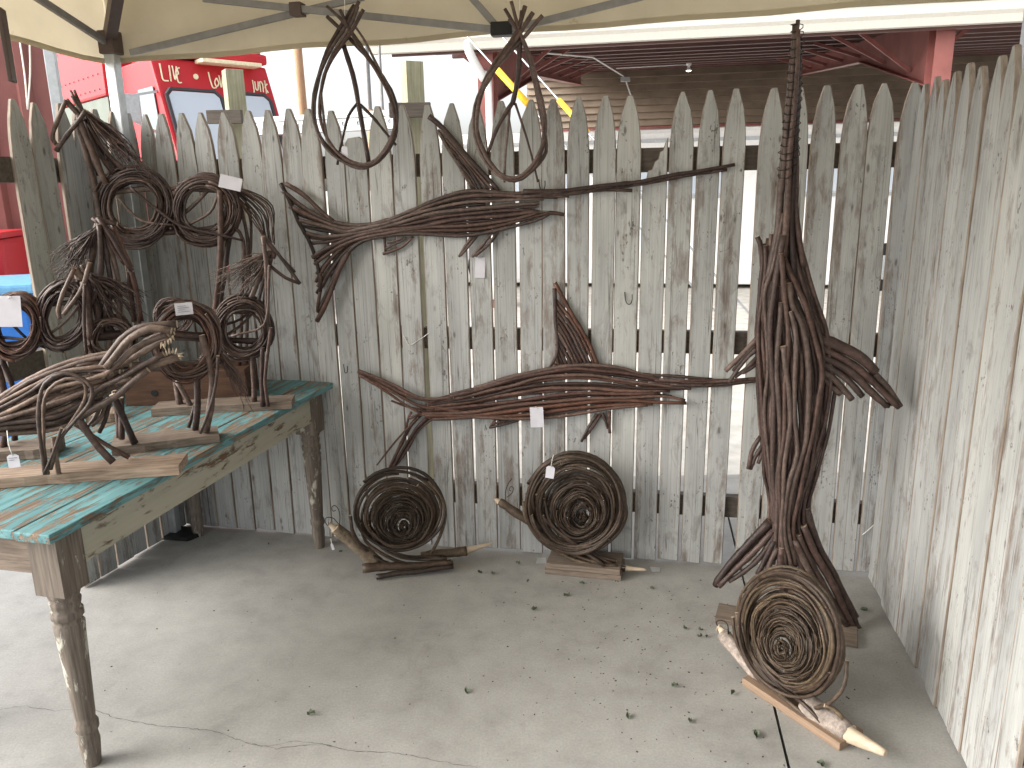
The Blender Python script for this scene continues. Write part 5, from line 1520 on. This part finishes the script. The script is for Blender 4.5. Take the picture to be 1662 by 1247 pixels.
# side door window, mirror, visor
dm = MB().prism([vp(-.55, -.012, 2.05), vp(.15, -.012, 2.05), vp(.02, -.012, zh + .03), vp(-.5, -.012, zh + .03)], -vw * .012)
dw_ = dm.build('side_window', 'dark_glass', van)
mr = vp(.12, -.34, 2.52)
mo = MB().box(mr, (0, 0, 1), (.34, .20, .06), 0, vf).build('mirror', 'steel', van, bevel=.02)
MB().bar(vp(.1, 0.02, 2.75), mr + V((0, 0, .15)), .03).build('mirror_arm', 'steel', mo)
MB().bar(vp(.1, 0.02, 2.2), mr - V((0, 0, .15)), .03).build('mirror_arm', 'steel', mo)
MB().box(vp(.12, VW * .62, zt_ + .015), vw, (VW * .52, .26, .05)).build('visor', 'cream_paint', van, bevel=.01)
MB().box(vp(-.55, VW * .55, zt_ + .12), vw, (VW * .9, 1.2, .14)).build('roof_cap', 'red', van, bevel=.04)
for f in (.72, .93):
    c = vp(-.05, VW * f, zt_ + .2)
    MB().lathe((c.x, c.y, c.z), [(.06, 0), (.06, .05), (.03, .09)], 12).build('marker_light', 'orange', van)
# lettering, brush strokes a few millimetres proud of the header
def header(x, y):     # photo pixel -> point on the slanted header
    d = ray(x, y)
    A, B, C_ = on_front(0, zt_ - .05, .014), on_front(VW, zt_ - .05, .014), on_front(0, zh, .014)
    n = (B - A).cross(C_ - A).normalized()
    return EYE + d * ((A - EYE).dot(n) / d.dot(n))
z1 = zoom(0, 0, 3.667)
strokes = dict(
    L=[[(950, 378), (960, 430), (972, 476), (1002, 482)]], I=[[(1006, 390), (1018, 482)]], V=[[(1024, 392), (1043, 474), (1049, 398)]],
    E=[[(1068, 404), (1054, 412), (1062, 440), (1052, 446), (1062, 490), (1080, 492)]],
    L2=[[(1240, 430), (1252, 480), (1268, 522), (1288, 522)]], O=[[(1288, 466), (1278, 490), (1290, 516), (1302, 496), (1290, 466)]], V2=[[(1303, 450), (1318, 520), (1324, 456)]], E2=[[(1352, 462), (1340, 470), (1347, 492), (1340, 498), (1350, 528), (1364, 530)]],
    J=[[(1503, 478), (1513, 548), (1500, 556)]], U=[[(1516, 486), (1524, 532), (1536, 534), (1536, 488)]], N=[[(1552, 548), (1546, 490), (1562, 500), (1568, 548)]], K=[[(1574, 480), (1586, 556)], [(1590, 500), (1578, 520), (1596, 552)]])
for k, ss in strokes.items():
    m = MB()
    for s in ss:
        P = [header(*p) for p in z1(s)]
        P = spline(P, .02)
        for a, b in zip(P, P[1:]): m.bar(a, b + (b - a) * .25, .017, .005, up=vf)
    m.build('painted_letter', 'cream_paint', van)
c = header(*z1([(1165, 457)])[0])
MB().tube([c, c + vf * .006], .035, 14, 0, 0).build('painted_dot', 'cream_paint', van)
for a in (.1, -2.2, -3.9):
    for w in (.12, VW - .12):
        c = vp(a, w, .26)
        o = MB().tube([c - vw * .12, c + vw * .12], .38, 20, 0, 0).build('wheel', 'black', van)
        MB().tube([c - vw * .125, c + vw * .125], .2, 14, 0, 0).build('rim', 'steel', o)

# ---- maroon ribbed wall and grey post behind the short fence run
wa, wb = at_depth(-200, 300, 4.15), at_depth(104, 300, 4.35)
wd = V((wb.x - wa.x, wb.y - wa.y, 0)); wl_ = wd.length; wd.normalize(); wnn = V((wd.y, -wd.x, 0))
mw = thing('metal_wall', 'maroon ribbed metal wall rising behind the short picket run', 'wall', V((wa.x, wa.y, -.12)))
prof = []
x = 0.0
while x < wl_ - .20:
    prof += [(x, 0), (x + .11, 0), (x + .13, .028), (x + .17, .028), (x + .19, 0)]
    x += .20
prof.append((wl_, 0))
m = MB()
for (x0, d0), (x1, d1) in zip(prof, prof[1:]):
    if x1 - x0 < 1e-6: continue
    P = [V((wa.x, wa.y, 0)) + wd * xx + wnn * dd for xx, dd in ((x0, d0), (x1, d1), (x1, -.03), (x0, -.03))]
    m.add([p + V((0, 0, z)) for z in (-.12, 3.4) for p in P], [(0, 1, 5, 4), (2, 3, 7, 6), (4, 5, 6, 7)])
m.build('sheet', 'maroon', mw)
p = at_depth(113, 300, 4.3)
o = MB().box(V((p.x, p.y, 1.6)), (0, 0, 1), (3.44, .05, .05), 0, wd).build('steel_post', 'steel', None, origin=(p.x, p.y, -.12), bevel=.004)
tag(o, 'pale grey square steel post at the edge of the maroon wall', 'post')
# cable hanging on it
cb = MB()
A, B, Cc = at_depth(31, 60, 3.3), at_depth(45, 178, 3.3), at_depth(48, 60, 3.3)
cb.tube(spline([A, A.lerp(B, .5) + V((.004, 0, 0)), B], .05), .003, 6, 0, 0)
cb.tube(spline([B, B.lerp(Cc, .5) + V((.006, 0, 0)), Cc], .05), .003, 6, 0, 0)
o = cb.build('cable', 'thread', None, origin=A); tag(o, 'thin white cable looped down in front of the maroon wall', 'cable')
# blue bin and red crate beside the fence end
bc = at_depth(4, 560, 3.40)
b0 = V((bc.x - .12, bc.y + .1, 0.0))
bi = thing('storage_bin', 'tall blue plastic bin with a pale lid beside the fence end', 'bin', b0)
ztop = at_depth(20, 480, 3.28).z
MB().box(b0 + V((0, 0, ztop / 2)), (0, 0, 1), (ztop, .46, .50), 0, V((.95, .3, 0))).build('body', 'blue', bi, bevel=.03)
MB().box(b0 + V((0, 0, ztop + .02)), (0, 0, 1), (.04, .50, .54), 0, V((.95, .3, 0))).build('lid', 'bluelid', bi, bevel=.012)

rc = at_depth(-6, 430, 3.85)
rb = thing('red_bin', 'bright red plastic bin almost hidden behind the blue bin', 'bin', V((rc.x - .18, rc.y + .1, 0)))
zr = at_depth(2, 388, 3.8).z
MB().box(V((rc.x - .18, rc.y + .1, zr / 2)), (0, 0, 1), (zr, .36, .4), 0, wd).build('body', 'red', rb, bevel=.03)
MB().box(V((rc.x - .18, rc.y + .1, zr + .015)), (0, 0, 1), (.03, .39, .43), 0, wd).build('rim', 'red', rb, bevel=.01)
